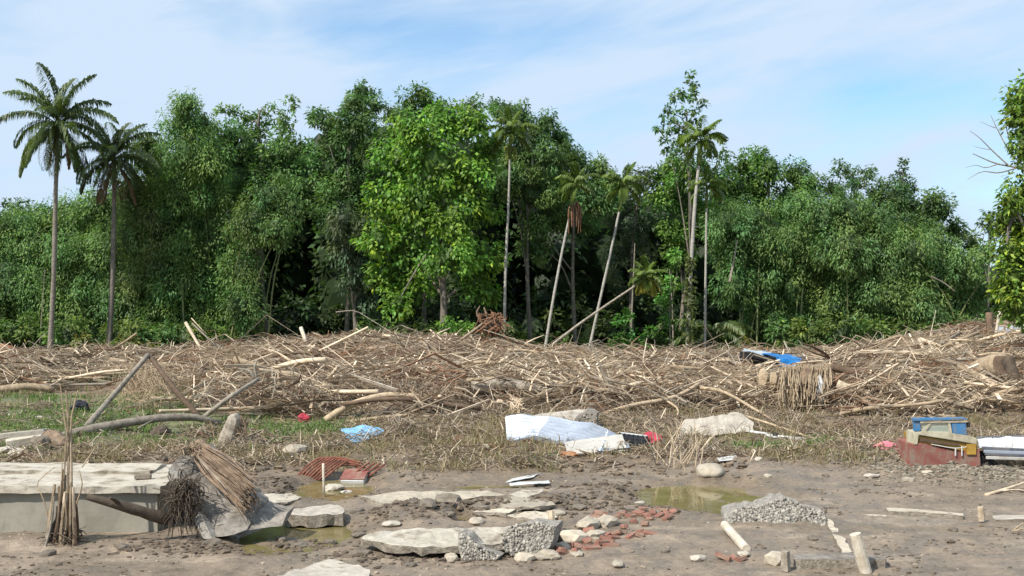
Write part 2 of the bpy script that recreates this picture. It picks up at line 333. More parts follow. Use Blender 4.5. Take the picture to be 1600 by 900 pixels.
def mound(px, py, rxpx, ry, a):
    p = flat(px, py); MOUNDS.append((p[0], p[1], rxpx / F * p[1], ry, a))
mound(640, 808, 62, 0.6, 0.20); mound(760, 800, 60, 0.5, 0.11); mound(860, 790, 40, 0.5, 0.10); mound(1180, 740, 90, 1.3, 0.16); mound(1350, 722, 120, 1.6, 0.18)
mound(640, 690, 60, 1.2, 0.22); mound(1500, 745, 120, 1.1, 0.10); mound(960, 770, 70, 0.7, 0.08); mound(430, 762, 60, 0.7, 0.08); mound(1240, 800, 60, 0.35, 0.05); mound(60, 850, 110, 0.35, 0.07)
mound(1030, 705, 60, 1.0, 0.16)
def G(px, py, dz=0.0):
    z = 0.0
    for _ in range(12):
        p = flat(px, py, z); z = 0.5 * z + 0.5 * float(height(p[0], p[1]) + dz)
    p = flat(px, py, z); return p
us = np.concatenate([-np.geomspace(9, 0.66, 26), np.linspace(-0.62, 0.62, 380), np.geomspace(0.66, 9, 26)])
ys = np.concatenate([np.linspace(-30, 6, 14), np.geomspace(6.3, 66, 350), np.geomspace(68, 1600, 36)])
gx = us[None] * np.maximum(ys, 7)[:, None]; gy = np.broadcast_to(ys[:, None], gx.shape)
gz = height(gx, gy)
nr, nc = gx.shape
gv = np.stack([gx, gy, gz], -1).reshape(-1, 3)
ii = np.arange(nr - 1)[:, None] * nc + np.arange(nc - 1)[None]
gf = np.stack([ii, ii + 1, ii + nc + 1, ii + nc], -1).reshape(-1, 4)
X, Y_ = gx, gy
def lerp3(a, b_, t): return a * (1 - t)[..., None] + np.asarray(b_) * t[..., None]
col = np.zeros(gx.shape + (3,)) + np.array([0.20, 0.16, 0.12])
col = lerp3(col, (0.17, 0.135, 0.098), ss(-0.1, 0.45, fbm(X / 1.8, Y_ / 0.9, 4, 101)))
col = lerp3(col, (0.30, 0.245, 0.185), ss(0.15, 0.5, fbm(X / 0.9, Y_ / 0.35, 4, 111)) * 0.7)
soilm = soil(X, Y_)
col = lerp3(col, (0.165, 0.125, 0.085), soilm * 0.85)
GREEN = lambda x, y: ss(0.05, 0.4, fbm(x / 1.6, y / 1.1, 4, 131) - 0.28 + 0.85 * ss(-4.5, -8, x) * ss(37, 31, y) * ss(20, 23, y)
                        + 1.0 * np.exp(-(((x - 5.3) / 1.5) ** 2 + ((y - 21.6) / 1.1) ** 2)) + 0.8 * np.exp(-(((x + 4.9) / 1.5) ** 2 + ((y - 25.5) / 2.2) ** 2)) + 0.35 * np.exp(-(((x + 5.4) / 2) ** 2 + ((y - 21.0) / 1.2) ** 2))) * ss(19, 21.5, y)
grn = GREEN(X, Y_) * (1 - ss(0.02, 0.25, debris(X, Y_)))
col = lerp3(col, (0.11, 0.135, 0.05), grn * 0.8)
db = ss(0.03, 0.3, debris(X, Y_)); col = lerp3(col, (0.10, 0.07, 0.045), db)  # wet humus brown, darkened further to paint shade into gaps between sticks
dampn = 0
for (cx, cy, rx, ry, dp, an) in PUDDLES:
    q = np.sqrt(((X - cx) / rx) ** 2 + ((Y_ - cy) / ry) ** 2) + 0.15 * fbm(X / 0.5, Y_ / 0.4, 3, 58); dampn = np.maximum(dampn, 1 - ss(1.0, 1.7, q))
for (cx, cy, rx, ry, a) in MOUNDS[:1] + MOUNDS[2:3] + MOUNDS[7:9]:
    q = ((X - cx) / rx) ** 2 + ((Y_ - cy) / ry) ** 2; col = lerp3(col, (0.125, 0.10, 0.075), np.exp(-q) * 0.8)
col = lerp3(col, (0.155, 0.12, 0.082), dampn * 0.75)
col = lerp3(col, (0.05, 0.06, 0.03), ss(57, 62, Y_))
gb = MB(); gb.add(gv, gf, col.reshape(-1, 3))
m = bpy.data.materials.new('mud'); m.use_nodes = True; t = m.node_tree; bs = t.nodes['Principled BSDF']
at = N(t, 'ShaderNodeAttribute', attribute_name='Col'); tcn = N(t, 'ShaderNodeTexCoord')
def tn(scale, detail=8, rough=0.65, stretch=(1, 1, 1)):
    mp = N(t, 'ShaderNodeMapping'); mp.inputs['Scale'].default_value = stretch; t.links.new(tcn.outputs['Object'], mp.inputs[0])
    n = N(t, 'ShaderNodeTexNoise'); n.inputs['Scale'].default_value = scale; n.inputs['Detail'].default_value = detail; n.inputs['Roughness'].default_value = rough
    t.links.new(mp.outputs[0], n.inputs['Vector']); return n.outputs[0]
na, nb_, ncn = tn(2.2), tn(14, 8, 0.7), tn(55, 4, 0.7)
c = mix_(t, 1.0, at.outputs[0], ramp_(t, na, [(0.3, (0.72, 0.72, 0.72)), (0.65, (1.25, 1.22, 1.18))]), 'MULTIPLY')
c = mix_(t, 1.0, c, ramp_(t, nb_, [(0.3, (0.70, 0.69, 0.67)), (0.5, (1, 1, 1)), (0.7, (1.28, 1.26, 1.24))]), 'MULTIPLY')
t.links.new(c, bs.inputs['Base Color'])
rr = ramp_(t, na, [(0.38, 0.22), (0.6, 0.75)]); t.links.new(rr, bs.inputs['Roughness']); bs.inputs['Specular IOR Level'].default_value = 0.35
hsum = math_(t, 'ADD', math_(t, 'ADD', math_(t, 'MULTIPLY', na, 1.2), math_(t, 'MULTIPLY', nb_, 0.7)), math_(t, 'MULTIPLY', ncn, 0.25))
bp = N(t, 'ShaderNodeBump'); bp.inputs['Strength'].default_value = 0.75; bp.inputs['Distance'].default_value = 0.05; t.links.new(hsum, bp.inputs['Height']); t.links.new(bp.outputs[0], bs.inputs['Normal'])
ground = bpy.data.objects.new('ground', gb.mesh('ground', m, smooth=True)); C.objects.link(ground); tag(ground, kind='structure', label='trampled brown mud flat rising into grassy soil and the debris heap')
# puddle water
wm = bpy.data.materials.new('muddy_water'); wm.use_nodes = True; t = wm.node_tree; wb = t.nodes['Principled BSDF']; tcn = N(t, 'ShaderNodeTexCoord')
wn = N(t, 'ShaderNodeTexNoise'); wn.inputs['Scale'].default_value = 2.5; t.links.new(tcn.outputs['Object'], wn.inputs['Vector'])
t.links.new(ramp_(t, wn.outputs[0], [(0.3, (0.135, 0.11, 0.045)), (0.7, (0.20, 0.165, 0.075))]), wb.inputs['Base Color'])
wb.inputs['Roughness'].default_value = 0.06; wb.inputs['IOR'].default_value = 1.33
wbn = N(t, 'ShaderNodeTexNoise'); wbn.inputs['Scale'].default_value = 5; t.links.new(tcn.outputs['Object'], wbn.inputs['Vector'])
bp = N(t, 'ShaderNodeBump'); bp.inputs['Strength'].default_value = 0.08; bp.inputs['Distance'].default_value = 0.02; t.links.new(wbn.outputs[0], bp.inputs['Height']); t.links.new(bp.outputs[0], wb.inputs['Normal'])
for i, (cx, cy, rx, ry, dp, an) in enumerate(PUDDLES[:5]):
    a = np.linspace(0, 2 * math.pi, 41)[:-1]; ex = 1.35
    v = np.stack([cx + ex * rx * np.cos(a), cy + ex * ry * np.sin(a), np.full(40, -dp + 0.028 + (0.004 if i == 1 else 0))], -1); b = MB(); b.add(v, np.arange(40)[None])
    tag(obj('puddle_water', b, wm), kind='structure')
# ------------------------------------------------------------------ label bookkeeping
LM = [(110, 790, 'dead stalk bundle'), (330, 770, 'leaning broken slab'), (190, 745, 'low concrete wall'), (220, 658, 'fallen grey trunk'), (565, 683, 'pale blue sheet'), (500, 735, 'rusty curved grille'),
      (555, 745, 'red and white box'), (490, 802, 'flat block by puddle'), (640, 845, 'long pale slab'), (825, 845, 'pebbly upright chunk'), (745, 860, 'small pebbly wedge'), (505, 888, 'bottom edge slab'),
      (825, 772, 'cream flat slab'), (825, 750, 'white torn strips'), (860, 670, 'corrugated sheet'), (930, 695, 'white flat sheet'), (990, 688, 'black crate'), (875, 650, 'grey tilted slab'),
      (1120, 662, 'whitish tilted slab'), (1110, 740, 'round boulder'), (1085, 778, 'right hand puddle'), (1210, 803, 'pebbly rubble ridge'), (1345, 862, 'leaning white post'), (1228, 875, 'short square post'),
      (1148, 838, 'white lying log'), (1532, 802, 'short stub post'), (1475, 695, 'red painted wreck'), (1565, 700, 'crumpled white panel'), (1230, 683, 'white pipe'), (960, 800, 'brick scatter'), (1388, 700, 'pink rag')]
LMF = [(20, 555, 'orange earth mound'), (85, 560, 'taller coconut palm'), (172, 560, 'second coconut palm'), (230, 600, 'crossed poles'), (310, 540, 'splintered leaning poles'), (400, 590, 'forked grey branch'),
       (475, 525, 'white stub post'), (560, 620, 'arched log'), (475, 655, 'red cloth'), (640, 530, 'low crest of twigs'), (765, 520, 'reddish root crown'), (690, 640, 'straw draped hump'), (840, 612, 'thick half buried trunk'),
       (850, 560, 'tilted betel palm'), (917, 565, 'leaning betel palm'), (1000, 625, 'long slanting branch'), (1075, 565, 'vine wrapped palm'), (1105, 560, 'slender straight palm'), (1205, 560, 'blue tarp'), (1195, 590, 'pair of stubs'),
       (1255, 605, 'root wrapped stump'), (1335, 582, 'dark brown beam'), (1400, 560, 'low brushwood crest'), (1480, 540, 'stacked grey poles'), (1545, 580, 'big sawn log'), (1575, 535, 'grey metal roof'), (1450, 630, 'heap above wreck'), (1120, 640, 'whitish tilted slab')]
PEND = []
def scr(p): return (800 + p[0] / p[1] * F, HY + (EYE - p[2]) / p[1] * F)
def near_phrase(p, lms):
    px, py = scr(p); bestd = 1e9
    for (x, y, w) in lms:
        d = math.hypot(px - x, (py - y) * 1.6)
        if d < bestd: bestd, best = d, (x, y, w)
    x, y, w = best; ddx, ddy = px - x, py - y
    if abs(ddx) > abs(ddy) * 1.3: rel = 'right of' if ddx > 0 else 'left of'
    else: rel = 'in front of' if ddy > 0 else 'behind'
    return f'{rel} the {w}'
def pend(o, base, p, lms, group=None):
    PEND.append((o, base + ' ' + near_phrase(p, lms), scr(p)[0], group))
ORD = ['second', 'third', 'fourth', 'fifth', 'sixth', 'seventh', 'eighth', 'ninth', 'tenth', 'eleventh', 'twelfth']
def flush_labels():
    d = {}
    for e in PEND: d.setdefault(e[1], []).append(e)
    for k, v in d.items():
        v.sort(key=lambda e: e[2])
        for i, e in enumerate(v):
            s = k
            if len(v) == 2: s += (', left one', ', right one')[i]
            elif len(v) > 2: s += ', leftmost' if i == 0 else (', rightmost' if i == len(v) - 1 else f', {ORD[i - 1]} from left')
            e[0]['label'] = s
            if e[3]: e[0]['group'] = e[3]
# ------------------------------------------------------------------ foliage
def leaves(b, p, axis, nrm, L, Wd, cols):
    axis = axis / (np.linalg.norm(axis, axis=1)[:, None] + 1e-9); s = np.cross(axis, nrm); s /= np.linalg.norm(s, axis=1)[:, None] + 1e-9
    n = len(p); L = L[:, None]; Wd = Wd[:, None]; dn = np.array([0, 0, -0.12]) * L
    v = np.stack([p, p + axis * L * 0.42 + s * Wd / 2, p + axis * L + dn, p + axis * L * 0.42 - s * Wd / 2], 1).reshape(-1, 3)
    b.add(v, np.arange(4 * n).reshape(-1, 4), np.repeat(cols, 4, axis=0))
def rdir(n):
    v = rng.normal(size=(n, 3)); return v / np.linalg.norm(v, axis=1)[:, None]
def crown(b, blobs, leaf=0.26, asp=0.4, dens=1.0, colr=(0.05, 0.09, 0.02), var=0.35, droop=0.5, plume=1.0, subk=1.6, sparse=1.0, core=0.12, yel=0.0, cs=1.0):
    """blobs: world centre + radius. Leaf-sized faces in clumps over every lobe."""
    for (c, Rr) in blobs:
        if sparse == 1.0:
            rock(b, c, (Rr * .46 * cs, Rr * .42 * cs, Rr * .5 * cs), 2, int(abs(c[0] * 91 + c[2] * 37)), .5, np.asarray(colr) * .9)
        c = np.asarray(c, float); nsub = max(7, int(subk * 9 * sparse)); d = rdir(nsub); d[:, 2] = d[:, 2] * 0.9 + 0.12
        sc = c + d * np.array([Rr, Rr * 0.85, Rr]) * rng.uniform(0.62, 1.0, (nsub, 1)); sr = Rr * rng.uniform(0.24, 0.5, nsub) * (0.8 if sparse < 1 else 1)
        area = leaf * leaf * asp * 0.5; tot = int(dens * sparse * 10.5 * Rr * Rr / area * (1.15 if Rr < 2.4 else 0.7))
        w = sr ** 2; w /= w.sum(); tone = rng.uniform(1 - var, 1 + var, nsub); hue = rng.uniform(-1, 1, nsub)
        for j in range(nsub):
            n = max(4, int(tot * (1 - core) * w[j])); q = rdir(n); rad = rng.uniform(0.25, 1, n) ** 0.6
            off = q * (rad * sr[j])[:, None]; off[:, 2] *= plume
            off[:, 2] -= (np.hypot(off[:, 0], off[:, 1]) ** 2) / sr[j] * 0.35 * droop
            p = sc[j] + off; out = q + 0.6 * d[j]
            ax = out * np.array([1, 1, 0.6]) + rng.normal(size=(n, 3)) * 0.55 + np.array([0, 0, -droop])
            nr_ = out * 0.7 + rng.normal(size=(n, 3)) * 0.45 + np.array([0, 0, 0.75])
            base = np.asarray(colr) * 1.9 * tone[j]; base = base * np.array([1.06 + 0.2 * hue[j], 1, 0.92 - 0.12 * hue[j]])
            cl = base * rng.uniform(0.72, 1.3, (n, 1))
            if yel: 
                k = rng.random(n) < yel; cl[k] = cl[k] * np.array([2.2, 1.7, 1.2])
            leaves(b, p, ax, nr_, leaf * rng.uniform(0.6, 1.25, n), leaf * asp * rng.uniform(0.7, 1.3, n), cl)
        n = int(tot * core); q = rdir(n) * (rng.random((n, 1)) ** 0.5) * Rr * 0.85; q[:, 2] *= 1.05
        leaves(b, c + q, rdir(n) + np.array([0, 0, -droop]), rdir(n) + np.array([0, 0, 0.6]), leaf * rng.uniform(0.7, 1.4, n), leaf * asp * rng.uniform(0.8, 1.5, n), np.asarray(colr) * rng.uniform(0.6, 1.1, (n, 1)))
def limbs(b, base, blobs, r0, n=5, sides=7):
    base = np.asarray(base, float); cs = [np.asarray(c) for c, _ in blobs]; top = max(cs, key=lambda c: c[2]); 
    mid = np.mean(cs, axis=0); path = spline([base - [0, 0, .3], base + (mid - base) * 0.45 + rng.uniform(-.3, .3, 3), mid, mid * 0.65 + top * 0.35], 12)
    tube(b, path, np.linspace(r0, r0 * 0.15, 12), sides, rough=0.1)
    for c in random.sample(cs, min(n, len(cs))):
        i = int(rng.integers(3, 8)); s = path[i]; e = c; m_ = (s + e) / 2 + np.array([0, 0, 0.3]) + rng.uniform(-.3, .3, 3)
        tube(b, spline([s, m_, e], 7), np.linspace(r0 * 0.45, r0 * 0.1, 7), 5, rough=0.1)
def bl(lst, Y, jy=1.2): 
    return [(P(px, py, Y + dy), r / F * Y) for (px, py, r, dy) in [(q[0], q[1], q[2], q[3] if len(q) > 3 else float(rng.uniform(-jy, jy))) for q in lst]]
def tree(name, label, blobs, basepx, Y, r0=0.15, group=None, bark='bark', cat='tree', branches=5, **kw):
    bx, by = (basepx - 800) / F * Y, Y; z = float(height(bx, by)); t_ = thing(name, (bx, by, z), label, cat, group)
    b = MB(); limbs(b, (bx, by, z), blobs, r0, branches); obj('trunk', b, bark, t_, smooth=True)
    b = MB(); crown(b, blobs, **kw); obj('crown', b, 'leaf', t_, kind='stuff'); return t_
def bamboo(label, blobs, basepx, Y, nculm=9, **kw):
    bx = (basepx - 800) / F * Y; z = float(height(bx, Y)); t_ = thing('bamboo_clump', (bx, Y, z), label, 'bamboo', 'feathery bamboo clumps of the wood edge')
    for i in range(nculm):
        c, Rr = blobs[int(rng.integers(len(blobs)))]; b = MB(); s = np.array([bx + rng.uniform(-1.2, 1.2), Y + rng.uniform(-.8, .8), z - .2]); e = np.asarray(c) + rdir(1)[0] * Rr * 0.5
        e[2] = max(e[2], z + 4); m_ = s * 0.45 + e * 0.55; m_[0] = s[0] * 0.7 + e[0] * 0.3
        tube(b, spline([s, m_, e], 9), np.linspace(0.06, 0.02, 9), 5); o = obj('culm', b, 'culm', t_)
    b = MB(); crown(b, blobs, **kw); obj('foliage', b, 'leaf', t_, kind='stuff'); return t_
mat('culm', (0.22, 0.24, 0.10), (0.13, 0.14, 0.06), 2, bump=0.1, rough=0.5)
BAM = dict(leaf=0.235, asp=0.30, droop=1.0, plume=1.35, subk=2.4, var=0.3, dens=1.0)
bG = (0.092, 0.155, 0.055); bD = (0.08, 0.135, 0.048); dG = (0.07, 0.115, 0.04); oG = (0.06, 0.115, 0.025)
bamboo('low bamboo thicket at the far left edge behind the orange earth', bl([(-30, 360, 55), (15, 362, 40), (45, 395, 50), (5, 440, 60), (60, 460, 55), (30, 515, 55), (-50, 470, 70)], 64), 20, 64, colr=bG, **BAM)
bamboo('mid green bamboo mass behind the taller coconut palm', bl([(85, 350, 34), (120, 340, 40), (155, 325, 36), (110, 405, 55), (165, 400, 50), (120, 480, 60), (175, 485, 55), (75, 520, 45), (150, 530, 45)], 65), 125, 65, colr=bG, **BAM)
bamboo('light green bamboo just right of the second coconut palm', bl([(212, 300, 36), (240, 262, 36), (235, 225, 26), (210, 370, 50), (245, 350, 50), (215, 440, 55), (225, 505, 50), (250, 420, 40)], 63.5), 215, 63.5, colr=(0.095, 0.14, 0.055), **BAM)
bamboo('towering bamboo plume with rounded top, tallest on the left side', bl([(293, 163, 22), (285, 195, 32), (312, 195, 30), (290, 240, 42), (325, 255, 40), (285, 300, 50), (330, 310, 45), (295, 365, 55), (345, 370, 45), (290, 435, 55), (340, 440, 55), (300, 500, 50), (355, 500, 42), (265, 490, 40)], 62), 300, 62, nculm=12, colr=(0.09, 0.155, 0.05), **BAM)
bamboo('drooping bamboo sprays arching over the dark hollow left of centre', bl([(420, 310, 36), (390, 350, 38), (430, 360, 30), (455, 330, 25), (380, 420, 35), (375, 480, 32)], 61), 385, 61, colr=bD, **BAM)
tree('forest_tree', 'rounded dark tree between the bamboo tower and the centre', bl([(360, 215, 32), (395, 240, 44), (440, 245, 42), (370, 280, 45), (420, 300, 45), (465, 290, 42), (480, 250, 30), (345, 250, 34)], 65), 420, 65, leaf=0.30, asp=0.42, colr=(0.08, 0.14, 0.05), group='mixed trees of the wood')
tree('forest_tree', 'open topped pale green tree with sky between its top branches', bl([(350, 172, 13), (372, 180, 16), (400, 190, 18), (425, 178, 16), (452, 163, 12), (445, 190, 18), (405, 215, 22), (378, 205, 20)], 67), 400, 67, leaf=0.32, asp=0.4, sparse=0.75, core=0.1, colr=(0.085, 0.14, 0.045), group='mixed trees of the wood')
tree('forest_tree', 'dark tree with a separate round tuft on top, left of the bright tree', bl([(565, 145, 24), (550, 165, 20), (585, 165, 18), (560, 195, 34), (540, 235, 45), (590, 235, 35), (500, 185, 17), (518, 195, 17), (490, 180, 12), (515, 270, 45), (560, 290, 45), (530, 330, 42), (575, 350, 35)], 63.5), 540, 63.5, leaf=0.28, asp=0.36, droop=0.7, colr=(0.065, 0.115, 0.04), group='mixed trees of the wood')
tree('forest_tree', 'greyish leaved tree hanging over the shaded hollow beside the bright tree', bl([(545, 395, 30), (555, 440, 24), (580, 400, 25), (535, 350, 28), (565, 475, 24)], 62), 560, 62, leaf=0.3, asp=0.3, droop=1.1, plume=1.3, colr=(0.075, 0.105, 0.06), group='mixed trees of the wood')
tree('forest_tree', 'twin peaked dark tree rising behind the bright broad leaved tree', bl([(658, 148, 18), (640, 165, 24), (672, 170, 22), (612, 178, 18), (650, 200, 40), (700, 190, 35), (740, 180, 26), (600, 215, 30), (630, 240, 40)], 67), 660, 67, leaf=0.28, asp=0.36, colr=dG, group='mixed trees of the wood')
tree('broad_leaved_tree', 'bright green broad leaved tree standing in front of the wood at centre', bl([(650, 205, 38), (700, 190, 34), (740, 195, 30), (765, 230, 26), (625, 250, 38), (680, 255, 45), (740, 270, 42), (600, 310, 34), (650, 320, 45), (710, 335, 48), (760, 325, 28), (590, 375, 30), (635, 385, 42), (700, 400, 42), (755, 395, 34), (600, 430, 28), (650, 445, 34), (740, 440, 34), (620, 475, 26), (765, 460, 20)], 59.5), 693, 59.5, r0=0.24, branches=9,
     leaf=0.28, asp=0.60, droop=0.9, subk=2.6, var=0.28, colr=(0.095, 0.175, 0.032), yel=0.05, core=0.1, dens=0.95)
tree('forest_tree', 'feathery dark tree directly behind the straight betel palm', bl([(790, 172, 20), (775, 165, 14), (812, 180, 22), (850, 192, 20), (835, 210, 30), (870, 215, 24), (815, 240, 36), (858, 250, 38), (790, 280, 32), (830, 300, 40), (890, 245, 24)], 64), 830, 64, leaf=0.26, asp=0.34, droop=0.8, colr=(0.068, 0.12, 0.042), group='mixed trees of the wood')
tree('forest_tree', 'sloping shouldered tree above the tilted betel palm', bl([(905, 262, 26), (935, 270, 26), (880, 300, 38), (925, 310, 38), (960, 290, 24), (845, 340, 38), (900, 350, 34), (835, 385, 25)], 65), 900, 65, leaf=0.27, asp=0.36, droop=0.8, colr=(0.068, 0.12, 0.042), group='mixed trees of the wood')
tree('forest_tree', 'dusky thin leaved tree over the dark gap among the betel palms', bl([(985, 285, 22), (1010, 280, 22), (985, 340, 34), (1000, 390, 32), (960, 400, 24), (975, 450, 24), (1010, 430, 24)], 66.5), 990, 66.5, leaf=0.27, asp=0.4, colr=(0.06, 0.08, 0.045), sparse=0.8, group='mixed trees of the wood')
tree('forest_tree', 'yellowish green tree left of the tallest slender tree', bl([(1040, 270, 28), (1060, 300, 32), (1030, 310, 26), (1075, 270, 28), (1050, 350, 34), (1085, 330, 30), (1120, 285, 26), (1130, 330, 30), (1060, 400, 28)], 66), 1060, 66, leaf=0.28, asp=0.4, colr=(0.095, 0.17, 0.045), group='mixed trees of the wood')
tree('slender_tree', 'tallest slender tree with open airy crown above the right betel palm', bl([(1075, 128, 14), (1060, 150, 17), (1090, 155, 14), (1050, 178, 16), (1078, 180, 16), (1036, 195, 14), (1062, 208, 18), (1045, 228, 17), (1085, 215, 16), (1105, 235, 18), (1065, 245, 20), (1125, 240, 14)], 64), 1072, 64, r0=0.14, leaf=0.30, asp=0.45, sparse=0.62, core=0.06, subk=1.3, colr=(0.06, 0.105, 0.04))
tree('forest_tree', 'rounded tree just right of the tallest slender tree', bl([(1185, 250, 20), (1162, 262, 26), (1205, 262, 24), (1240, 275, 26), (1265, 290, 22), (1180, 300, 40), (1235, 315, 38), (1140, 300, 30)], 68), 1190, 68, leaf=0.27, asp=0.38, colr=(0.07, 0.13, 0.035), group='mixed trees of the wood')
bamboo('mid green bamboo behind the slim straight palm, right of centre', bl([(1135, 350, 40), (1180, 350, 44), (1160, 400, 46), (1215, 390, 40), (1195, 440, 42), (1150, 450, 34), (1205, 495, 36), (1180, 520, 34)], 64.5), 1180, 64.5, colr=(0.085, 0.15, 0.055), **BAM)
bamboo('pale feathery bamboo dome between the tarp and the wood top', bl([(1250, 330, 36), (1285, 345, 40), (1240, 380, 38), (1275, 410, 45), (1240, 445, 36), (1265, 490, 40), (1310, 480, 36), (1290, 530, 34), (1235, 530, 30)], 63.5), 1262, 63.5, colr=bG, **BAM)
bamboo('drooping bamboo mass with dark folds, middle of the right side', bl([(1325, 330, 36), (1365, 345, 38), (1320, 390, 42), (1370, 400, 45), (1340, 455, 42), (1385, 470, 42), (1345, 515, 36), (1400, 525, 34)], 62.5), 1355, 62.5, colr=(0.088, 0.15, 0.055), **BAM)
bamboo('broad bamboo dome falling away towards the right hand tree', bl([(1425, 395, 36), (1460, 385, 36), (1410, 435, 40), (1465, 430, 44), (1505, 420, 32), (1440, 485, 44), (1495, 480, 40), (1530, 450, 26), (1460, 530, 36), (1515, 530, 36), (1540, 395, 18)], 62), 1470, 62, colr=(0.09, 0.15, 0.055), **BAM)
tree('forest_tree', 'lumpy crowned dark tree at the high right end of the wood', bl([(1400, 310, 30), (1430, 330, 34), (1460, 325, 26), (1476, 332, 16), (1440, 365, 36), (1380, 330, 28), (1490, 360, 22), (1400, 360, 34), (1520, 385, 22)], 66), 1430, 66, leaf=0.27, asp=0.36, colr=(0.065, 0.11, 0.04), group='mixed trees of the wood')
tree('forest_tree', 'sparse topped tree showing sky through its crown, right side', bl([(1310, 262, 13), (1302, 285, 18), (1335, 272, 14), (1355, 268, 13), (1330, 300, 26), (1365, 290, 22), (1290, 310, 26), (1385, 290, 14)], 68), 1330, 68, leaf=0.27, asp=0.36, sparse=0.75, core=0.1, colr=(0.065, 0.105, 0.045), group='mixed trees of the wood')
tree('forest_tree', 'thin treetop with one small dark tuft against the sky', bl([(1412, 252, 6), (1410, 268, 9), (1400, 285, 12), (1420, 290, 12), (1408, 305, 16)], 69), 1408, 69, r0=0.1, leaf=0.25, asp=0.4, sparse=0.9, core=0.1, colr=(0.04, 0.07, 0.03), group='mixed trees of the wood')
tree('forest_tree', 'small ragged treetop by the sky gap at the far left', bl([(8, 330, 20), (35, 322, 14), (60, 330, 14), (50, 350, 24), (90, 330, 14)], 70), 30, 70, leaf=0.26, asp=0.4, sparse=0.8, colr=(0.05, 0.085, 0.035), group='mixed trees of the wood')
tree('forest_tree', 'single small treetop beside the right edge tree against the sky', bl([(1545, 335, 10), (1540, 350, 14), (1552, 365, 16)], 70), 1545, 70, r0=0.1, leaf=0.3, asp=0.35, sparse=0.8, colr=(0.05, 0.085, 0.035), group='mixed trees of the wood')
for (lab, lst, bx_) in (('tree beyond the left end of the wood', [(-110, 340, 70), (-160, 380, 80), (-100, 430, 80), (-170, 480, 80)], -120), ('farther tree beyond the left end of the wood', [(-250, 330, 80), (-300, 400, 90), (-240, 470, 90)], -260),
                      ('tree beyond the right end of the wood', [(1660, 360, 70), (1700, 420, 80), (1650, 460, 70)], 1670), ('farther tree beyond the right end of the wood', [(1800, 340, 80), (1850, 420, 90), (1780, 470, 90)], 1810)):
    tree('forest_tree', lab, bl(lst, 67), bx_, 67, leaf=0.45, asp=0.4, colr=bD, group='mixed trees of the wood')
# the second rank of the wood, seen only through gaps
prof = [(0, 350), (130, 345), (200, 320), (260, 240), (340, 235), (480, 225), (560, 200), (700, 205), (850, 240), (950, 300), (1100, 300), (1250, 310), (1400, 340), (1500, 400), (1600, 420)]
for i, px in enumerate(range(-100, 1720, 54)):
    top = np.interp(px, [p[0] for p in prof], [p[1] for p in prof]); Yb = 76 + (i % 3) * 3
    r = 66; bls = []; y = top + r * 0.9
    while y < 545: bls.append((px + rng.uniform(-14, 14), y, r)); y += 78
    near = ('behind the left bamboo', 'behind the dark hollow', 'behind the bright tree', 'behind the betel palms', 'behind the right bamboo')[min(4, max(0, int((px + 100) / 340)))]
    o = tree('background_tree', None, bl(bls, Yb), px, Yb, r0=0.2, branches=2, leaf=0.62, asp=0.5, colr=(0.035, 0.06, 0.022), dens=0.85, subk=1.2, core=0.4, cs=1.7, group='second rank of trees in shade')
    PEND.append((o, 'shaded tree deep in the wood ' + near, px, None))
# undergrowth
b = MB(); lo = []
for px in range(-60, 1640, 17):
    k = 0.0 if (400 < px < 570 or 800 < px < 1060 or 1130 < px < 1200) else 1
    Yq = 61 + rng.uniform(-1.5, 1.5); lo.append((P(px, 545 - 14 * k + rng.uniform(-8, 8), Yq + (0 if k else 5)), rng.uniform(0.5, 1.0) * (0.8 + 0.5 * k)))
crown(b, lo, leaf=0.3, asp=0.4, colr=(0.075, 0.12, 0.04), droop=0.6, subk=0.9, dens=0.75, yel=0.06)
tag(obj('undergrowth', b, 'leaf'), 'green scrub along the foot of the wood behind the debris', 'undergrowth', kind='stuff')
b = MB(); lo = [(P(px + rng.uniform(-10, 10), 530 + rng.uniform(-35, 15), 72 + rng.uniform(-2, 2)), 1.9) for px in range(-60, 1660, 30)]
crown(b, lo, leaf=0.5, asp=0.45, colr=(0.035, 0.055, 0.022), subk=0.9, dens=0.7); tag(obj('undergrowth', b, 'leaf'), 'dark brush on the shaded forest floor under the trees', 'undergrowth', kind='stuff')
# bright saplings and creepers low in front of the wood
for lab, lst, bx_, col_ in (('bright low bush at the foot of the bright broad leaved tree', [(700, 505, 16), (725, 515, 14), (690, 525, 14)], 708, (0.10, 0.2, 0.04)),
                           ('creeper covered bush around the foot of the straight betel palm', [(790, 515, 12), (795, 540, 14), (782, 545, 10)], 790, (0.09, 0.14, 0.06)),
                           ('leafy sapling between the leaning betel palm and the fallen one', [(975, 500, 16), (965, 530, 18), (990, 530, 14)], 972, (0.06, 0.14, 0.035)),
                           ('fresh green bush left of the vine wrapped palm', [(1000, 545, 14), (1020, 520, 12), (1040, 500, 14)], 1015, (0.07, 0.15, 0.035)),
                           ('sunlit shrub right of the dark opening near centre', [(1050, 440, 16), (1040, 470, 14), (1055, 400, 14)], 1048, (0.10, 0.2, 0.05)),
                           ('yellowing weed bush under the second coconut palm', [(130, 535, 14), (160, 545, 14), (200, 535, 16), (235, 545, 14)], 180, (0.15, 0.15, 0.06))):
    tree('bush', lab, bl(lst, 57.5, 0.3), bx_, 57.5, r0=0.04, branches=2, leaf=0.26, asp=0.45, colr=col_, cat='bush', sparse=0.9)
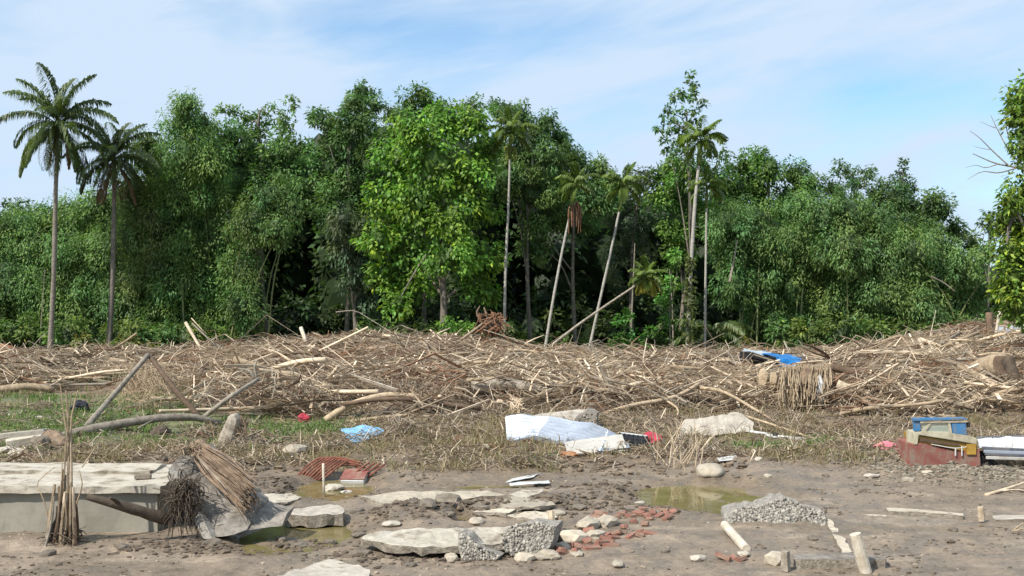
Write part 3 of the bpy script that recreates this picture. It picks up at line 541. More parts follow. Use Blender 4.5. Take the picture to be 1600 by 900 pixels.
# ------------------------------------------------------------------ palms
def frond_mesh(name, L, nl, ll, lw, e0, curve, m, droop=0.8, twist=0.0, seed=0, rach=0.035, gap=0.12):
    """A frond in its own x-z plane: rachis from the origin, two rows of leaflets."""
    r_ = np.random.default_rng(seed); n = 16; s = np.linspace(0, 1, n); a = e0 - curve * s ** 1.3
    dxz = np.stack([np.cos(a), np.zeros(n), np.sin(a)], -1); pts = np.cumsum(dxz, 0) * L / n; pts -= pts[0]
    b = MB(); tube(b, pts, np.linspace(rach, rach * 0.2, n), 4); 
    for side in (-1, 1):
        u = np.linspace(gap, 0.99, nl) + r_.uniform(-.006, .006, nl); base = np.stack([np.interp(u, s, pts[:, k]) for k in range(3)], -1)
        tang = np.stack([np.interp(u, s, dxz[:, k]) for k in range(3)], -1)
        prof_ = np.sin(np.clip(u * 1.02, 0, 1) * math.pi) ** 0.55 * 0.85 + 0.15
        ax = tang * 0.75 + np.array([0, side, 0.15]) + r_.normal(size=(nl, 3)) * 0.12; ax /= np.linalg.norm(ax, axis=1)[:, None]
        Ls = ll * prof_ * r_.uniform(0.8, 1.1, nl); mid = base + ax * (Ls * 0.5)[:, None]; dn = droop * r_.uniform(0.7, 1.2, nl)
        ax2 = ax * (1 - 0.45 * np.clip(dn, 0, 1.6))[:, None] + np.array([0, 0, -1]) * dn[:, None]; ax2 /= np.linalg.norm(ax2, axis=1)[:, None]
        tip = mid + ax2 * (Ls * 0.55)[:, None]; wv = np.cross(ax, [0, 0, 1.0]) ; wv /= np.linalg.norm(wv, axis=1)[:, None] + 1e-9
        wv = wv * lw / 2
        v = np.stack([base - wv * .5, base + wv * .5, mid + wv, mid - wv, tip], 1).reshape(-1, 3); k = np.arange(nl)[:, None] * 5
        b.add(v, np.hstack([k, k + 1, k + 2, k + 3])); base_i = b.n - len(v)
        b.f.setdefault(3, []).append(np.hstack([k + 3, k + 2, k + 4]) + base_i)
    return b.mesh(name, m)
def palm(name, label, ctrl, r0, r1, bark, fronds, group=None, ring=True):
    """fronds: list of (mesh, count, azimuth jitter, scale)"""
    base = np.array(ctrl[0]); t_ = thing(name, base, label, 'palm', group); b = MB(); n = 22; path = spline(ctrl, n); rr_ = np.linspace(r0, r1, n); rr_[0] *= 1.5; rr_[1] *= 1.15
    rr_ = rr_ * (1 + 0.05 * rng.uniform(-1, 1, n)); tube(b, path, rr_, 8, rough=0.06); obj('trunk', b, bark, t_, smooth=True)
    top = path[-1]
    for (me, cnt, a0, sc) in fronds:
        for i in range(cnt):
            o = bpy.data.objects.new('frond', me); link(o, t_, top + np.array([0, 0, rng.uniform(-.15, .15)])); o.rotation_euler = (rng.uniform(-.15, .15), rng.uniform(-.12, .12), a0 + 2 * math.pi * i / cnt + rng.uniform(-.22, .22)); k = sc * rng.uniform(0.88, 1.1); o.scale = (k, k, k)
    return t_, top
cf = {}
for i, (e0, cv) in enumerate(((1.35, 0.9), (1.0, 1.25), (0.6, 1.5), (0.2, 1.6), (-0.25, 1.25), (-0.75, 0.75))):
    cf[i] = frond_mesh('coconut_frond', 4.4, 66, 1.0, 0.095, e0, cv, 'frond_green', droop=1.15 + 0.14 * i, seed=i)
cf_dead = frond_mesh('dead_frond', 3.4, 40, 0.7, 0.08, -1.0, 0.5, 'frond_dead', droop=1.3, seed=9)
palm('coconut_palm', 'taller grey trunked coconut palm standing clear at the far left', [P(78, 557, 58), P(84, 430, 58), P(87, 300, 58), P(91, 194, 58)], 0.145, 0.10, 'palm_bark',
     [(cf[0], 5, 0.5, 0.80), (cf[1], 5, 0.2, 0.82), (cf[2], 5, 1.0, 0.80), (cf[3], 5, 0.5, 0.82), (cf[4], 6, 0.1, 0.82), (cf[5], 5, 0.9, 0.8), (cf_dead, 3, 0.3, 0.8)])
palm('coconut_palm', 'shorter dark trunked coconut palm with hanging dead fronds beside the taller one', [P(170, 553, 60), P(176, 430, 60), P(178, 340, 60), P(179, 248, 60)], 0.15, 0.11, 'bark',
     [(cf[0], 4, 0.8, 0.7), (cf[1], 5, 0.2, 0.75), (cf[2], 5, 1.1, 0.78), (cf[3], 5, 0.1, 0.78), (cf[4], 5, 0.9, 0.7), (cf_dead, 5, 0.3, 0.85)])
af = {}
for i, (e0, cv) in enumerate(((1.3, 0.8), (0.95, 1.5), (0.5, 1.7), (-0.1, 1.3))):
    af[i] = frond_mesh('betel_frond', 2.3, 26, 0.75, 0.15, e0, cv, 'frond_light', droop=0.9, seed=20 + i, rach=0.03, gap=0.2)
af_y = frond_mesh('yellow_frond', 1.9, 20, 0.6, 0.11, -0.5, 1.0, 'frond_yellow', droop=1.2, seed=31, rach=0.03)
def areca(label, pts, Y, r=0.075, sc=1.0, extra=None, shaft=1.0, name='betel_palm', bark='areca_bark'):
    sc *= .78
    ctrl = [P(x, y, Y) for x, y in pts]; ctrl[0][2] = min(ctrl[0][2], float(height(ctrl[0][0], ctrl[0][1])))
    t_, top = palm(name, label, ctrl, r * 1.15, r * 0.8, bark, [], 'betel palms in front of the wood')
    d = np.array(ctrl[-1]) - np.array(ctrl[-2]); d /= np.linalg.norm(d); e = top + d * shaft
    b = MB(); tube(b, spline([top - d * .1, (top + e) / 2, e], 6), np.array([0.85, 1.3, 1.35, 1.2, 0.9, 0.5]) * r * 1.1, 8); obj('crown_shaft', b, 'frond_light', t_, smooth=True)
    for (me, cnt, a0, s_) in [(af[0], 3, 0.4, 0.95), (af[1], 5, 0.1, 1), (af[2], 4, 0.7, 1), (af[3], 3, 0.3, 0.9)] + (extra or []):
        for i in range(cnt):
            o = bpy.data.objects.new('frond', me); link(o, t_, e); o.rotation_euler = (rng.uniform(-.2, .2), rng.uniform(-.2, .2), a0 + 2 * math.pi * i / cnt + rng.uniform(-.3, .3)); k = sc * s_ * rng.uniform(0.85, 1.1); o.scale = (k, k, k)
    return t_, top
def hang(t_, top, m, n=26, L=1.4, r=0.28, name='dead_leaf_skirt'):
    b = MB()
    for i in range(n):
        a = rng.uniform(0, 6.28); s = top + np.array([math.cos(a) * 0.1, math.sin(a) * 0.1, rng.uniform(-.1, .35)]); e = s + np.array([math.cos(a) * r * rng.uniform(.5, 1.3), math.sin(a) * r, -L * rng.uniform(.5, 1.1)])
        tube(b, spline([s, (s + e) / 2 + np.array([math.cos(a) * .12, math.sin(a) * .12, .15]), e], 5), [0.02, 0.035, 0.03, 0.025, 0.01], 3)
    obj(name, b, m, t_)
t_, top = areca('tall straight betel palm rising beside the bright broad leaved tree', [(787, 545), (790, 420), (794, 330), (797, 246)], 59, sc=1.0, shaft=1.3); hang(t_, top + [0, 0, .3], 'frond_yellow', 12, 0.8, 0.2, 'fruit_cluster')
t_, top = areca('tilted betel palm with an orange brown skirt of dead leaf under its crown', [(850, 556), (864, 470), (879, 390), (890, 338)], 57.5, sc=0.85, shaft=1.6); hang(t_, top + np.array([.25, 0, .5]), 'rust_root', 30, 1.3, 0.22)
areca('leaning betel palm between the tilted one and the dark gap', [(917, 562), (935, 480), (955, 390), (968, 328)], 58.5, sc=0.9, shaft=1.3)
areca('tall mottled betel palm below the tallest slender tree', [(1074, 562), (1078, 450), (1085, 330), (1092, 256)], 57, r=0.10, sc=1.0, shaft=1.2)
areca('slender pale betel palm immediately right of the vine wrapped one', [(1101, 560), (1102, 470), (1103, 390), (1104, 322)], 58, r=0.065, sc=0.85, shaft=1.0)
t_, top = areca('fallen betel palm propped at a low angle with a yellow drooping crown', [(838, 556), (900, 510), (950, 475), (998, 443)], 56, r=0.065, bark='grey_wood', sc=0.75, shaft=0.5, extra=[(af_y, 11, 0.2, 1.0)])
for lab, ct, r0_ in (('bare grey branch lying against the dark hollow left of the bright tree', [(525, 488, 57.5), (555, 486, 57.5), (580, 500, 57.3), (605, 515, 57)], .04), ('pale dead trunk showing between the right bamboo clumps', [(1140, 440, 60.5), (1147, 405, 60.5), (1152, 375, 60.5)], .07),
                     ('thin pale dead branch on the broad bamboo dome at right', [(1455, 432, 58.8), (1475, 442, 58.8), (1492, 455, 58.6)], .04), ('straight pale sapling stem behind the taller coconut palm', [(62, 545, 60), (66, 480, 60), (70, 420, 60)], .03),
                     ('thin pale stem standing before the dark gap left of the vine wrapped palm', [(1052, 540, 59), (1050, 470, 59), (1046, 420, 59)], .04), ('dark slim trunk inside the gap right of the leaning betel palm', [(985, 550, 63), (988, 470, 63), (992, 380, 63)], .08)):
    b = MB(); tube(b, spline([P(*q) for q in ct], 8), np.linspace(r0_, r0_ * .4, 8), 5); obj('bare_branch', b, 'grey_wood', label=lab, cat='branch')
# creeper on the vine wrapped palm
b = MB(); p = np.stack([np.interp(rng.uniform(0, 1, 420), [0, 1], [1074, 1082]), rng.uniform(400, 560, 420)], -1); p3 = np.array([P(x + rng.normal() * 3.5, y, 56.9 + rng.uniform(-.2, .2)) for x, y in p])
leaves(b, p3, rdir(420) + [0, 0, -.6], rdir(420) + [0, -.8, .4], rng.uniform(.15, .3, 420), rng.uniform(.1, .2, 420), np.array((0.13, 0.15, 0.05)) * rng.uniform(.6, 1.5, (420, 1))); obj('creeper', b, 'leaf', kind='stuff', label='yellow green creeper climbing the lower trunk of the mottled betel palm', cat='creeper')
# young coconut palm low by the tarp
yf_ = frond_mesh('young_frond', 3.4, 42, 0.75, 0.085, 0.75, 1.5, 'frond_green', droop=0.9, seed=41); yf2 = frond_mesh('young_frond', 3.6, 42, 0.75, 0.085, 0.3, 1.4, 'frond_green', droop=1.0, seed=42); yf3 = frond_mesh('yellow_frond', 3.2, 40, 0.7, 0.08, 0.35, 1.9, 'frond_yellow', droop=1.1, seed=43)
palm('young_coconut_palm', 'young coconut palm with big arching fronds behind the blue tarp', [P(1108, 560, 60), P(1108, 540, 60), P(1109, 520, 60)], 0.2, 0.16, 'palm_bark', [(yf_, 5, 0.3, 1), (yf2, 6, 0.1, .9), (yf3, 1, -0.35, 1)])
# right edge tree, nearer than the wood
t_ = tree('broad_leaved_tree', 'yellow green tree cut by the right edge, nearer than the wood', bl([(1600, 150, 30), (1592, 185, 28), (1620, 190, 45), (1640, 250, 50), (1600, 225, 22), (1604, 300, 34), (1580, 315, 22), (1572, 345, 26), (1600, 370, 45), (1572, 395, 26), (1610, 420, 48), (1580, 440, 36), (1562, 455, 18), (1600, 480, 34), (1660, 350, 70), (1670, 440, 60), (1690, 260, 70), (1576, 485, 16)], 36, 0.8), 1640, 36, r0=0.26, branches=8,
     leaf=0.2, asp=0.5, droop=0.6, subk=3.4, colr=(0.10, 0.155, 0.03), yel=0.08, core=0.2, dens=0.9)
t_ = thing('bare_branch', P(1600, 262, 37), 'leafless grey branches reaching left from the right edge tree', 'branch')
def twig(ctrl, r):
    b = MB(); tube(b, spline([P(x, y, 37 + dy) for x, y, dy in ctrl], 9), np.linspace(r, r * 0.25, 9), 5); return b
for ct, r in (([(1625, 275, 0), (1590, 262, 0), (1555, 255, .2), (1520, 240, .3)], .05), ([(1610, 268, 0), (1580, 240, .3), (1560, 205, .4), (1548, 180, .4)], .035), ([(1590, 262, 0), (1560, 270, -.2), (1535, 268, -.2), (1512, 280, -.3)], .028),
              ([(1595, 250, 0), (1578, 220, 0), (1572, 190, .2), (1578, 165, .3)], .03), ([(1575, 258, 0), (1550, 235, .2), (1530, 215, .2), (1516, 205, .3)], .028), ([(1560, 256, 0), (1540, 262, 0), (1525, 258, 0), (1508, 262, 0)], .02), ([(1600, 255, 0), (1590, 220, 0), (1588, 195, 0)], .025),
              ([(1556, 200, .3), (1545, 196, .3), (1532, 190, .3)], .015), ([(1550, 234, .2), (1535, 232, .2), (1520, 228, .2)], .015)):
    obj('twig', twig(ct, r), 'grey_wood', t_)
# ------------------------------------------------------------------ debris heap: loose sticks
def sticks(b, n, xy, L, r, flatness=0.85, lift=0.06, cols=None, sides=3, bend=0.08, steep=0.25, adir=0.5):
    x, y = xy; a = rng.normal(0, adir, n) + np.where(rng.random(n) < 0.5, 0, math.pi); wild = rng.random(n) > flatness; a[wild] = rng.uniform(0, 6.28, wild.sum())
    tilt = rng.normal(0, 0.12, n); tilt[wild] = rng.uniform(-.3, 0.9, wild.sum()) * (steep / .25)
    d = np.stack([np.cos(a) * np.cos(tilt), np.sin(a) * np.cos(tilt), np.sin(tilt)], -1)
    c0 = np.stack([x, y, height(x, y) + lift * rng.random(n) * 2], -1)
    e1 = c0 - d * (L / 2)[:, None]; e2 = c0 + d * (L / 2)[:, None]
    h1 = height(e1[:, 0], e1[:, 1]); h2 = height(e2[:, 0], e2[:, 1]); flatm = ~wild
    e1[flatm, 2] = h1[flatm] + lift * rng.random(flatm.sum()) * 2; e2[flatm, 2] = h2[flatm] + lift * rng.random(flatm.sum()) * 2.4
    hm = height(c0[:, 0], c0[:, 1]); 
    mid = (e1 + e2) / 2 + rng.normal(size=(n, 3)) * (L * bend)[:, None]; mid[:, 2] = np.maximum(mid[:, 2], hm + 0.3 * lift)
    pts = np.stack([e1, mid, e2], 1); dd = e2 - e1; dd /= np.linalg.norm(dd, axis=1)[:, None] + 1e-9
    s = np.cross(dd, [0, 0, 1.0]) + 1e-4; s /= np.linalg.norm(s, axis=1)[:, None]; u = np.cross(s, dd)
    k = np.arange(sides) / sides * 2 * math.pi + 0.5; ring = np.cos(k)[None, :, None] * s[:, None] + np.sin(k)[None, :, None] * u[:, None]
    rad = np.stack([r, r * 0.85, r * 0.45], 1)
    v = pts[:, :, None] + ring[:, None] * rad[:, :, None, None]; v = v.reshape(n, -1, 3)
    f = []
    for q in range(2):
        for j in range(sides): f.append([q * sides + j, q * sides + (j + 1) % sides, (q + 1) * sides + (j + 1) % sides, (q + 1) * sides + j])
    f = (np.array(f)[None] + (np.arange(n) * sides * 3)[:, None, None]).reshape(-1, 4)
    b.add(v.reshape(-1, 3), f, np.repeat(cols, sides * 3, axis=0))
def debris_xy(n, power=1.0, y0=25.6, y1=54):
    xs = []; y_s = []
    while len(xs) < n:
        y = rng.uniform(y0, y1, 4 * n); u = rng.uniform(-.61, .61, 4 * n); x = u * y; keep = (debris(x, y) > 0.04) & (rng.random(4 * n) < 30 / y * (0.16 + 1.2 * ss(-.22, .1, fbm(x / 1.1, y / .9, 3, 270)))) & ~((np.abs(x - 9.3) < 1.3) & (y > 33) & (y < 41)) & ~((np.abs(x - 13.7) < .9) & (y > 28) & (y < 30.8)) & ~((np.abs(x + 3.6) < 1.0) & (y > 26) & (y < 28.8)) & ~((np.abs(x - 7.6) < .7) & (y > 26) & (y < 28.6))
        xs.extend(x[keep]); y_s.extend(y[keep])
    return np.array(xs[:n]), np.array(y_s[:n])
PAL = np.array([(0.63, 0.53, 0.40), (0.46, 0.365, 0.26), (0.30, 0.225, 0.15), (0.14, 0.10, 0.068), (0.30, 0.17, 0.105), (0.40, 0.35, 0.275)])
def tones(x, y, n):
    k = fbm(x / 3.0, y / 1.5, 3, 201); u = rng.random(n) + k * 0.55 + 0.05
    idx = np.where(u > 0.62, 0, np.where(u > 0.36, 1, np.where(u > 0.12, 2, 3))); red = (fbm(x / 2.0, y / 1.2, 2, 222) > 0.25) & (rng.random(n) < 0.45); idx = np.where(red, 4, idx); idx = np.where(rng.random(n) < 0.12, 5, idx)
    return PAL[idx] * rng.uniform(0.75, 1.2, (n, 1))
b = MB(); n = 20500; x, y = debris_xy(n); sticks(b, n, (x, y), rng.gamma(2.2, 0.36, n) + 0.2, rng.gamma(2.2, 0.0068, n) + 0.006, cols=tones(x, y, n) * 1.3, lift=0.26, flatness=0.82, bend=.11, adir=.36)
obj('brushwood', b, 'stick_mix', kind='stuff', label='tangled mass of broken branches and bamboo covering the heap', cat='brushwood')
b = MB(); n = 13000; x, y = debris_xy(n); sticks(b, n, (x, y), rng.gamma(2, 0.18, n) + 0.12, rng.gamma(3, 0.0025, n) + 0.004, cols=tones(x, y, n) * 1.1, lift=0.14, flatness=0.5, bend=0.15, steep=0.25, adir=1.0)
obj('fine_twigs', b, 'stick_mix', kind='stuff', label='fine twigs and straw caught through the debris heap', cat='twigs')
cx_, cy_ = [], []
yq = rng.uniform(19, 30, 1500); xq = rng.uniform(-.61, .61, 1500) * yq; kq = (GREEN(xq, yq) < .45) & (soil(xq, yq) > .6) & (fbm(xq / 1.5, yq / 1.2, 3, 350) > 0.0); xq, yq = xq[kq][:520], yq[kq][:520]
n = len(xq) * 16; x = np.repeat(xq, 16) + rng.normal(0, .14, n); y = np.repeat(yq, 16) + rng.normal(0, .10, n)
b = MB(); sticks(b, n, (x, y), rng.gamma(3, .1, n) + .12, rng.uniform(.006, .014, n), cols=PAL[rng.choice([0, 1, 1, 2, 5], n)] * rng.uniform(.7, 1.1, (n, 1)), lift=.07, flatness=.3, bend=.14, steep=.22, adir=1)
obj('reed_tangles', b, 'stick_mix', kind='stuff', label='flattened tangles of broken reed caught on the soil before the heap', cat='reeds')
b = MB(); n = 5200; y = rng.uniform(19, 31, n); x = rng.uniform(-.61, .61, n) * y; k = soil(x, y) > 0.5; x, y = x[k], y[k]; n = len(x)
sticks(b, n, (x, y), rng.gamma(2, 0.16, n) + 0.1, rng.gamma(2, 0.003, n) + 0.004, cols=tones(x, y, n) * 0.9, lift=0.04, flatness=0.7, bend=0.12, adir=0.9)
obj('fine_twigs', b, 'stick_mix', kind='stuff', label='scattered twigs and reed bits on the grassy soil before the heap', cat='twigs')
# individual branches and poles
def tmpl(kind, seed):
    global rng
    keep = rng; rng = np.random.default_rng(1000 + seed); b = MB(); n = 9; s = np.linspace(-.5, .5, n)
    if kind == 'pole':
        pts = np.stack([s, 0.045 * np.sin(s * rng.uniform(2, 6) + rng.uniform(0, 6)), 0.035 * np.sin(s * 4 + rng.uniform(0, 6))], -1); tube(b, pts, np.linspace(1, 0.7, n) * 0.02, 6, rough=0.08)
    elif kind == 'branch':
        pts = np.stack([s, 0.06 * np.sin(s * rng.uniform(3, 6) + rng.uniform(0, 6)), 0.07 * np.cos(s * rng.uniform(2, 5) + rng.uniform(0, 6))], -1); tube(b, pts, np.linspace(1, 0.35, n) * 0.022, 6, rough=0.12)
        for q in range(int(rng.integers(1, 4))):
            i = int(rng.integers(2, 7)); e = pts[i] + np.array([rng.uniform(.12, .3), rng.uniform(-.16, .16), rng.uniform(.0, .2)]); m_ = (pts[i] + e) / 2 + rng.uniform(-.02, .02, 3); tube(b, spline([pts[i], m_, e], 5), np.linspace(.012, .004, 5), 5)
    elif kind == 'log':
        pts = np.stack([s, 0.015 * np.sin(s * 5), 0.02 * np.cos(s * 3)], -1); tube(b, pts, np.linspace(1, 0.85, n) * 0.05, 9, rough=0.07)
        i = 5; e = pts[i] + np.array([.06, .05, .06]); tube(b, [pts[i], e], [.018, .014], 5)
    else:   # bamboo with nodes
        pts = np.stack([s, 0.01 * s, 0.03 * s * s], -1)
        pp = []; rr_ = []
        for q in np.linspace(-.5, .5, 9): pp += [[q - .006, 0, .03 * q * q], [q, 0, .03 * q * q], [q + .006, 0, .03 * q * q]]; rr_ += [.014, .017, .014]
        tube(b, pp, rr_, 6)
    rng = keep; return b
TM = {(k, s): tmpl(k, s) for k in ('pole', 'branch', 'log', 'bamboo') for s in range(4)}
TMM = {}
KN = {'pole': 'wooden_pole', 'branch': 'dead_branch', 'log': 'driftwood_log', 'bamboo': 'bamboo_pole'}; KL = {'pole': 'wooden pole', 'branch': 'forked branch', 'log': 'log', 'bamboo': 'bamboo pole'}; BR = {'pole': .02, 'branch': .022, 'log': .05, 'bamboo': .015}
def place_stick(c, kind, L, rad, tone, az, tilt, lms=LMF):
    key = (kind, int(rng.integers(4)), tone)
    if key not in TMM: TMM[key] = TM[key[:2]].mesh(KN[kind], tone + '_wood', smooth=True)
    o = bpy.data.objects.new(KN[kind], TMM[key]); link(o, None, c); k = rad / BR[kind]; o.scale = (L, k if kind != 'branch' else (k + L) / 2, k if kind != 'branch' else (k + L) / 2); o.rotation_euler = (rng.uniform(-.3, .3), -tilt, az)
    o['category'] = {'pole': 'pole', 'branch': 'branch', 'log': 'log', 'bamboo': 'bamboo pole'}[kind]
    ln = 'short ' if L < 1.2 else ('long ' if L > 2.2 else ''); po = 'sticking up' if abs(tilt) > 0.55 else ('slanting' if abs(tilt) > 0.2 else ('pointing away' if abs(math.sin(az)) > 0.8 else 'lying'))
    pend(o, f'{ln}{tone} {KL[kind]} {po}', c, lms, 'loose timber of the flood debris'); return o
xs, y_s = debris_xy(262, y0=26.5, y1=49)
for i, (x, y) in enumerate(zip(xs, y_s)):
    kind = random.choices(['pole', 'branch', 'log', 'bamboo'], [5, 5, 0.8, 4])[0]; L = min(5.0, rng.gamma(4, 0.55) + 0.8) * (0.6 if kind == 'log' else 1)
    rad = {'pole': rng.uniform(.035, .08), 'branch': rng.uniform(.04, .085), 'log': rng.uniform(.08, .14), 'bamboo': rng.uniform(.03, .055)}[kind]
    az = rng.normal(0, 0.32) + (math.pi if rng.random() < .5 else 0); up = rng.random()
    if up < 0.05: tilt = rng.uniform(.6, 1.1); L = min(L, 1.1); 
    elif up < 0.15: tilt = rng.uniform(.2, .45)
    else: tilt = None
    dvec = np.array([math.cos(az), math.sin(az)]); p1 = np.array([x, y]) - dvec * L / 2; p2 = np.array([x, y]) + dvec * L / 2
    h1, h2, hm = float(height(*p1)), float(height(*p2)), float(height(x, y)); zc = max(hm, (h1 + h2) / 2) + rad + rng.uniform(0.04, 0.16)
    if tilt is None: tilt = math.atan2(h2 - h1, L) * 0.8
    elif up < 0.05: zc = hm + L * 0.32
    else: zc += L * 0.05
    place_stick((x, y, zc), kind, L, rad, random.choices(['pale', 'tan', 'brown', 'grey'], [5, 4, 2, 2])[0], az, tilt)
# ---- hand placed timber -----------------------------------------------------------------
def pole_px(name, label, cat, pts, r, m, sides=8, rough=0.08, n=None, parent=None, group=None, extra=()):
    """pts: (px, py, Y); r in metres (start, end)"""
    fw = lambda L_: [(q[0], q[1], q[2] - 1.0) if 26.9 < q[2] < 32.5 else q for q in L_]; pts = fw(pts); extra = [(fw(e_), w_) for e_, w_ in extra]
    b = MB(); n = n or (4 if len(pts) == 2 else 12); tube(b, spline([P(*q) for q in pts], n), np.linspace(r[0], r[1], n), sides, rough=rough)
    for e_pts, er in extra: tube(b, spline([P(*q) for q in e_pts], 6), np.linspace(er[0], er[1], 6), 5, rough=rough)
    return obj(name, b, m, parent, smooth=True, label=label, cat=cat, group=group)
pole_px('fallen_trunk', 'long arched grey fallen trunk crossing the grass under the crossed poles', 'trunk', [(60, 700, 22.5), (110, 680, 23.2), (200, 660, 24), (290, 651, 24.6), (345, 662, 25)], (.13, .07), 'grey_wood', 9,
        extra=[([(240, 656, 24.2), (225, 664, 24.1), (215, 670, 24)], (.03, .02)), ([(150, 668, 23.6), (190, 690, 23.2), (205, 700, 23)], (.02, .008))])
pole_px('leaning_pole', 'pale grey leaning pole forming the left side of the crossed pair', 'pole', [(134, 668, 25), (175, 620, 26.5), (232, 554, 28.5)], (.075, .06), 'grey_wood', 8)
pole_px('leaning_pole', 'dark brown leaning pole forming the right side of the crossed pair', 'pole', [(232, 553, 28.7), (270, 605, 27.5), (312, 652, 26)], (.06, .075), 'brown_wood', 8)
pole_px('forked_branch', 'grey forked branch slanting up right of the crossed poles', 'branch', [(318, 652, 26), (360, 620, 27), (404, 592, 28)], (.06, .05), 'grey_wood', 8, extra=[([(400, 595, 28), (390, 580, 28), (372, 576, 28)], (.05, .03)), ([(402, 594, 28), (398, 575, 28), (402, 562, 28)], (.04, .025))])
pole_px('arched_log', 'long smooth log arching over a dark hollow in the heap front', 'log', [(508, 657, 27.2), (545, 634, 27.4), (600, 618, 27.8), (655, 620, 28)], (.09, .07), 'tan_wood', 8)
pole_px('straight_log', 'thin tan log along the foot of the dark hollow', 'log', [(540, 660, 27), (600, 652, 27.2), (642, 648, 27.3)], (.05, .04), 'tan_wood', 7)
pole_px('leaning_stump', 'splayed pale stump leaning right of the dark hollow', 'stump', [(655, 655, 28), (668, 635, 28.1), (690, 618, 28.3)], (.08, .05), 'pale_wood', 8)
pole_px('half_buried_trunk', 'thick grey brown trunk half buried across the middle of the heap', 'trunk', [(738, 606, 29.3), (790, 600, 29.5), (850, 612, 29.5), (905, 624, 29.3)], (.19, .12), 'grey_wood', 10)
pole_px('slanting_branch', 'long slanting tan branch rising right from the grey tilted slab', 'branch', [(940, 648, 28), (985, 634, 28.5), (1030, 626, 29), (1060, 618, 29.3), (1095, 598, 30)], (.06, .05), 'tan_wood', 8, extra=[([(1040, 625, 29), (1060, 640, 28.5), (1055, 655, 28)], (.03, .02))])
pole_px('slanting_branch', 'bent brown branch dropping right toward the white pipe', 'branch', [(1085, 605, 30), (1130, 612, 29.5), (1180, 640, 28.5), (1225, 665, 27)], (.05, .03), 'tan_wood', 7)
pole_px('thin_pole', 'long thin brown pole running down right to the white pipe end', 'pole', [(1165, 650, 25.5), (1220, 668, 24.2), (1288, 691, 22.2)], (.03, .025), 'tan_wood', 6)
pole_px('bent_log', 'dark edged log lying on grass at the left edge below the heap', 'log', [(-20, 612, 34), (25, 606, 34.2), (48, 604, 34.3), (85, 609, 34.5)], (.13, .1), 'tan_wood', 8)
pole_px('beam', 'dark brown beam sloping beside the root wrapped stump', 'beam', [(1298, 573, 30.5), (1335, 582, 30.2), (1372, 592, 30)], (.11, .11), 'brown_wood', 8)
pole_px('broken_plank', 'pale split log right of the root wrapped stump', 'log', [(1308, 600, 29), (1335, 610, 28.9), (1360, 616, 28.8)], (.12, .1), 'pale_wood', 7)
for lab, pts, r, mt in (('pale splintered pole leaning left on the crest by the dark bamboo', [(290, 504, 46), (320, 556, 45)], (.07, .06), 'pale_wood'), ('thin crooked stick crossing behind the splintered pole', [(300, 505, 46), (340, 543, 45.5)], (.035, .03), 'grey_wood'), ('thin twig standing at the tip of the splintered pole', [(322, 522, 46), (299, 497, 46)], (.02, .02), 'pale_wood'),
                       ('short white stub post on the heap crest left of centre', [(470, 512, 46), (479, 536, 45.5)], (.08, .09), 'bleached_wood'),
                       ('pale plank end poking from the crest left of the root crown', [(655, 528, 44), (700, 548, 43)], (.07, .07), 'pale_wood'), ('thin white stake standing by the straight betel palm root crown', [(700, 540, 43), (672, 515, 43.5)], (.04, .03), 'pale_wood'),
                       ('reddish arm of wood reaching up to the root crown', [(715, 535, 43), (742, 515, 43.5), (762, 500, 44)], (.06, .05), 'tan_wood'), ('bent pale stick standing on the heap right of centre', [(745, 600, 33), (757, 575, 33.5), (770, 552, 34)], (.05, .04), 'tan_wood'),
                       ('steep grey pole leaning behind the tarp against the wood', [(1225, 533, 47), (1240, 565, 46)], (.04, .03), 'grey_wood'),
                       ('thin bleached post standing beside the grey metal roof', [(1562, 486, 40), (1553, 545, 40)], (.06, .06), 'bleached_wood'), ('dark broken trunk behind the bleached post', [(1545, 488, 42), (1548, 530, 42)], (.13, .15), 'brown_wood'),
                       ('thin dark stick leaning on the far left below the palm', [(35, 560, 50), (70, 520, 50)], (.03, .02), 'grey_wood')):
    pole_px('leaning_pole', lab, 'pole', pts, r, mt, 6)
for i, (a, c_, mt) in enumerate((((1430, 560, 40), (1500, 520, 41.5), 'grey_wood'), ((1440, 556, 40), (1530, 519, 41), 'tan_wood'), ((1455, 562, 39.5), (1535, 524, 41), 'grey_wood'), ((1437, 530, 41), (1470, 541, 40.5), 'pale_wood'), ((1436, 530, 41), (1448, 556, 40), 'pale_wood'), ((1490, 536, 40.6), (1560, 556, 39.8), 'pale_wood'), ((1500, 530, 40.8), (1590, 545, 40), 'tan_wood'))):
    o = pole_px('stacked_pole', None, 'pole', [a, c_], (.08, .06), mt, 6); PEND.append((o, 'pole of the slanting stack left of the grey metal roof', (a[0] + c_[0]) / 2, 'poles stacked near the grey roof'))
# big sawn log
t_ = thing('sawn_log', P(1540, 605, 31), 'big round sawn log lying on the heap at the right edge', 'log')
a, e = P(1514, 588, 31.6), P(1566, 570, 30.3); b = MB(); tube(b, spline([a, (a + e) / 2 + [0, 0, .03], e], 10), [.25, .31, .33, .34, .34, .35, .35, .36, .35, .34], 18, rough=0.03, cap=True); obj('log_body', b, 'tan_wood', t_, smooth=True)
d = (e - a) / np.linalg.norm(e - a); b = MB(); tube(b, [e - d * .02, e + d * .012], [.32, .31], 18); obj('sawn_end', b, 'brown_wood', t_)
pole_px('driftwood_log', 'dark rounded log leaning on the right of the big sawn log', 'log', [(1574, 560, 30.8), (1584, 590, 30.5), (1600, 640, 29.8)], (.17, .14), 'root_dark', 9)
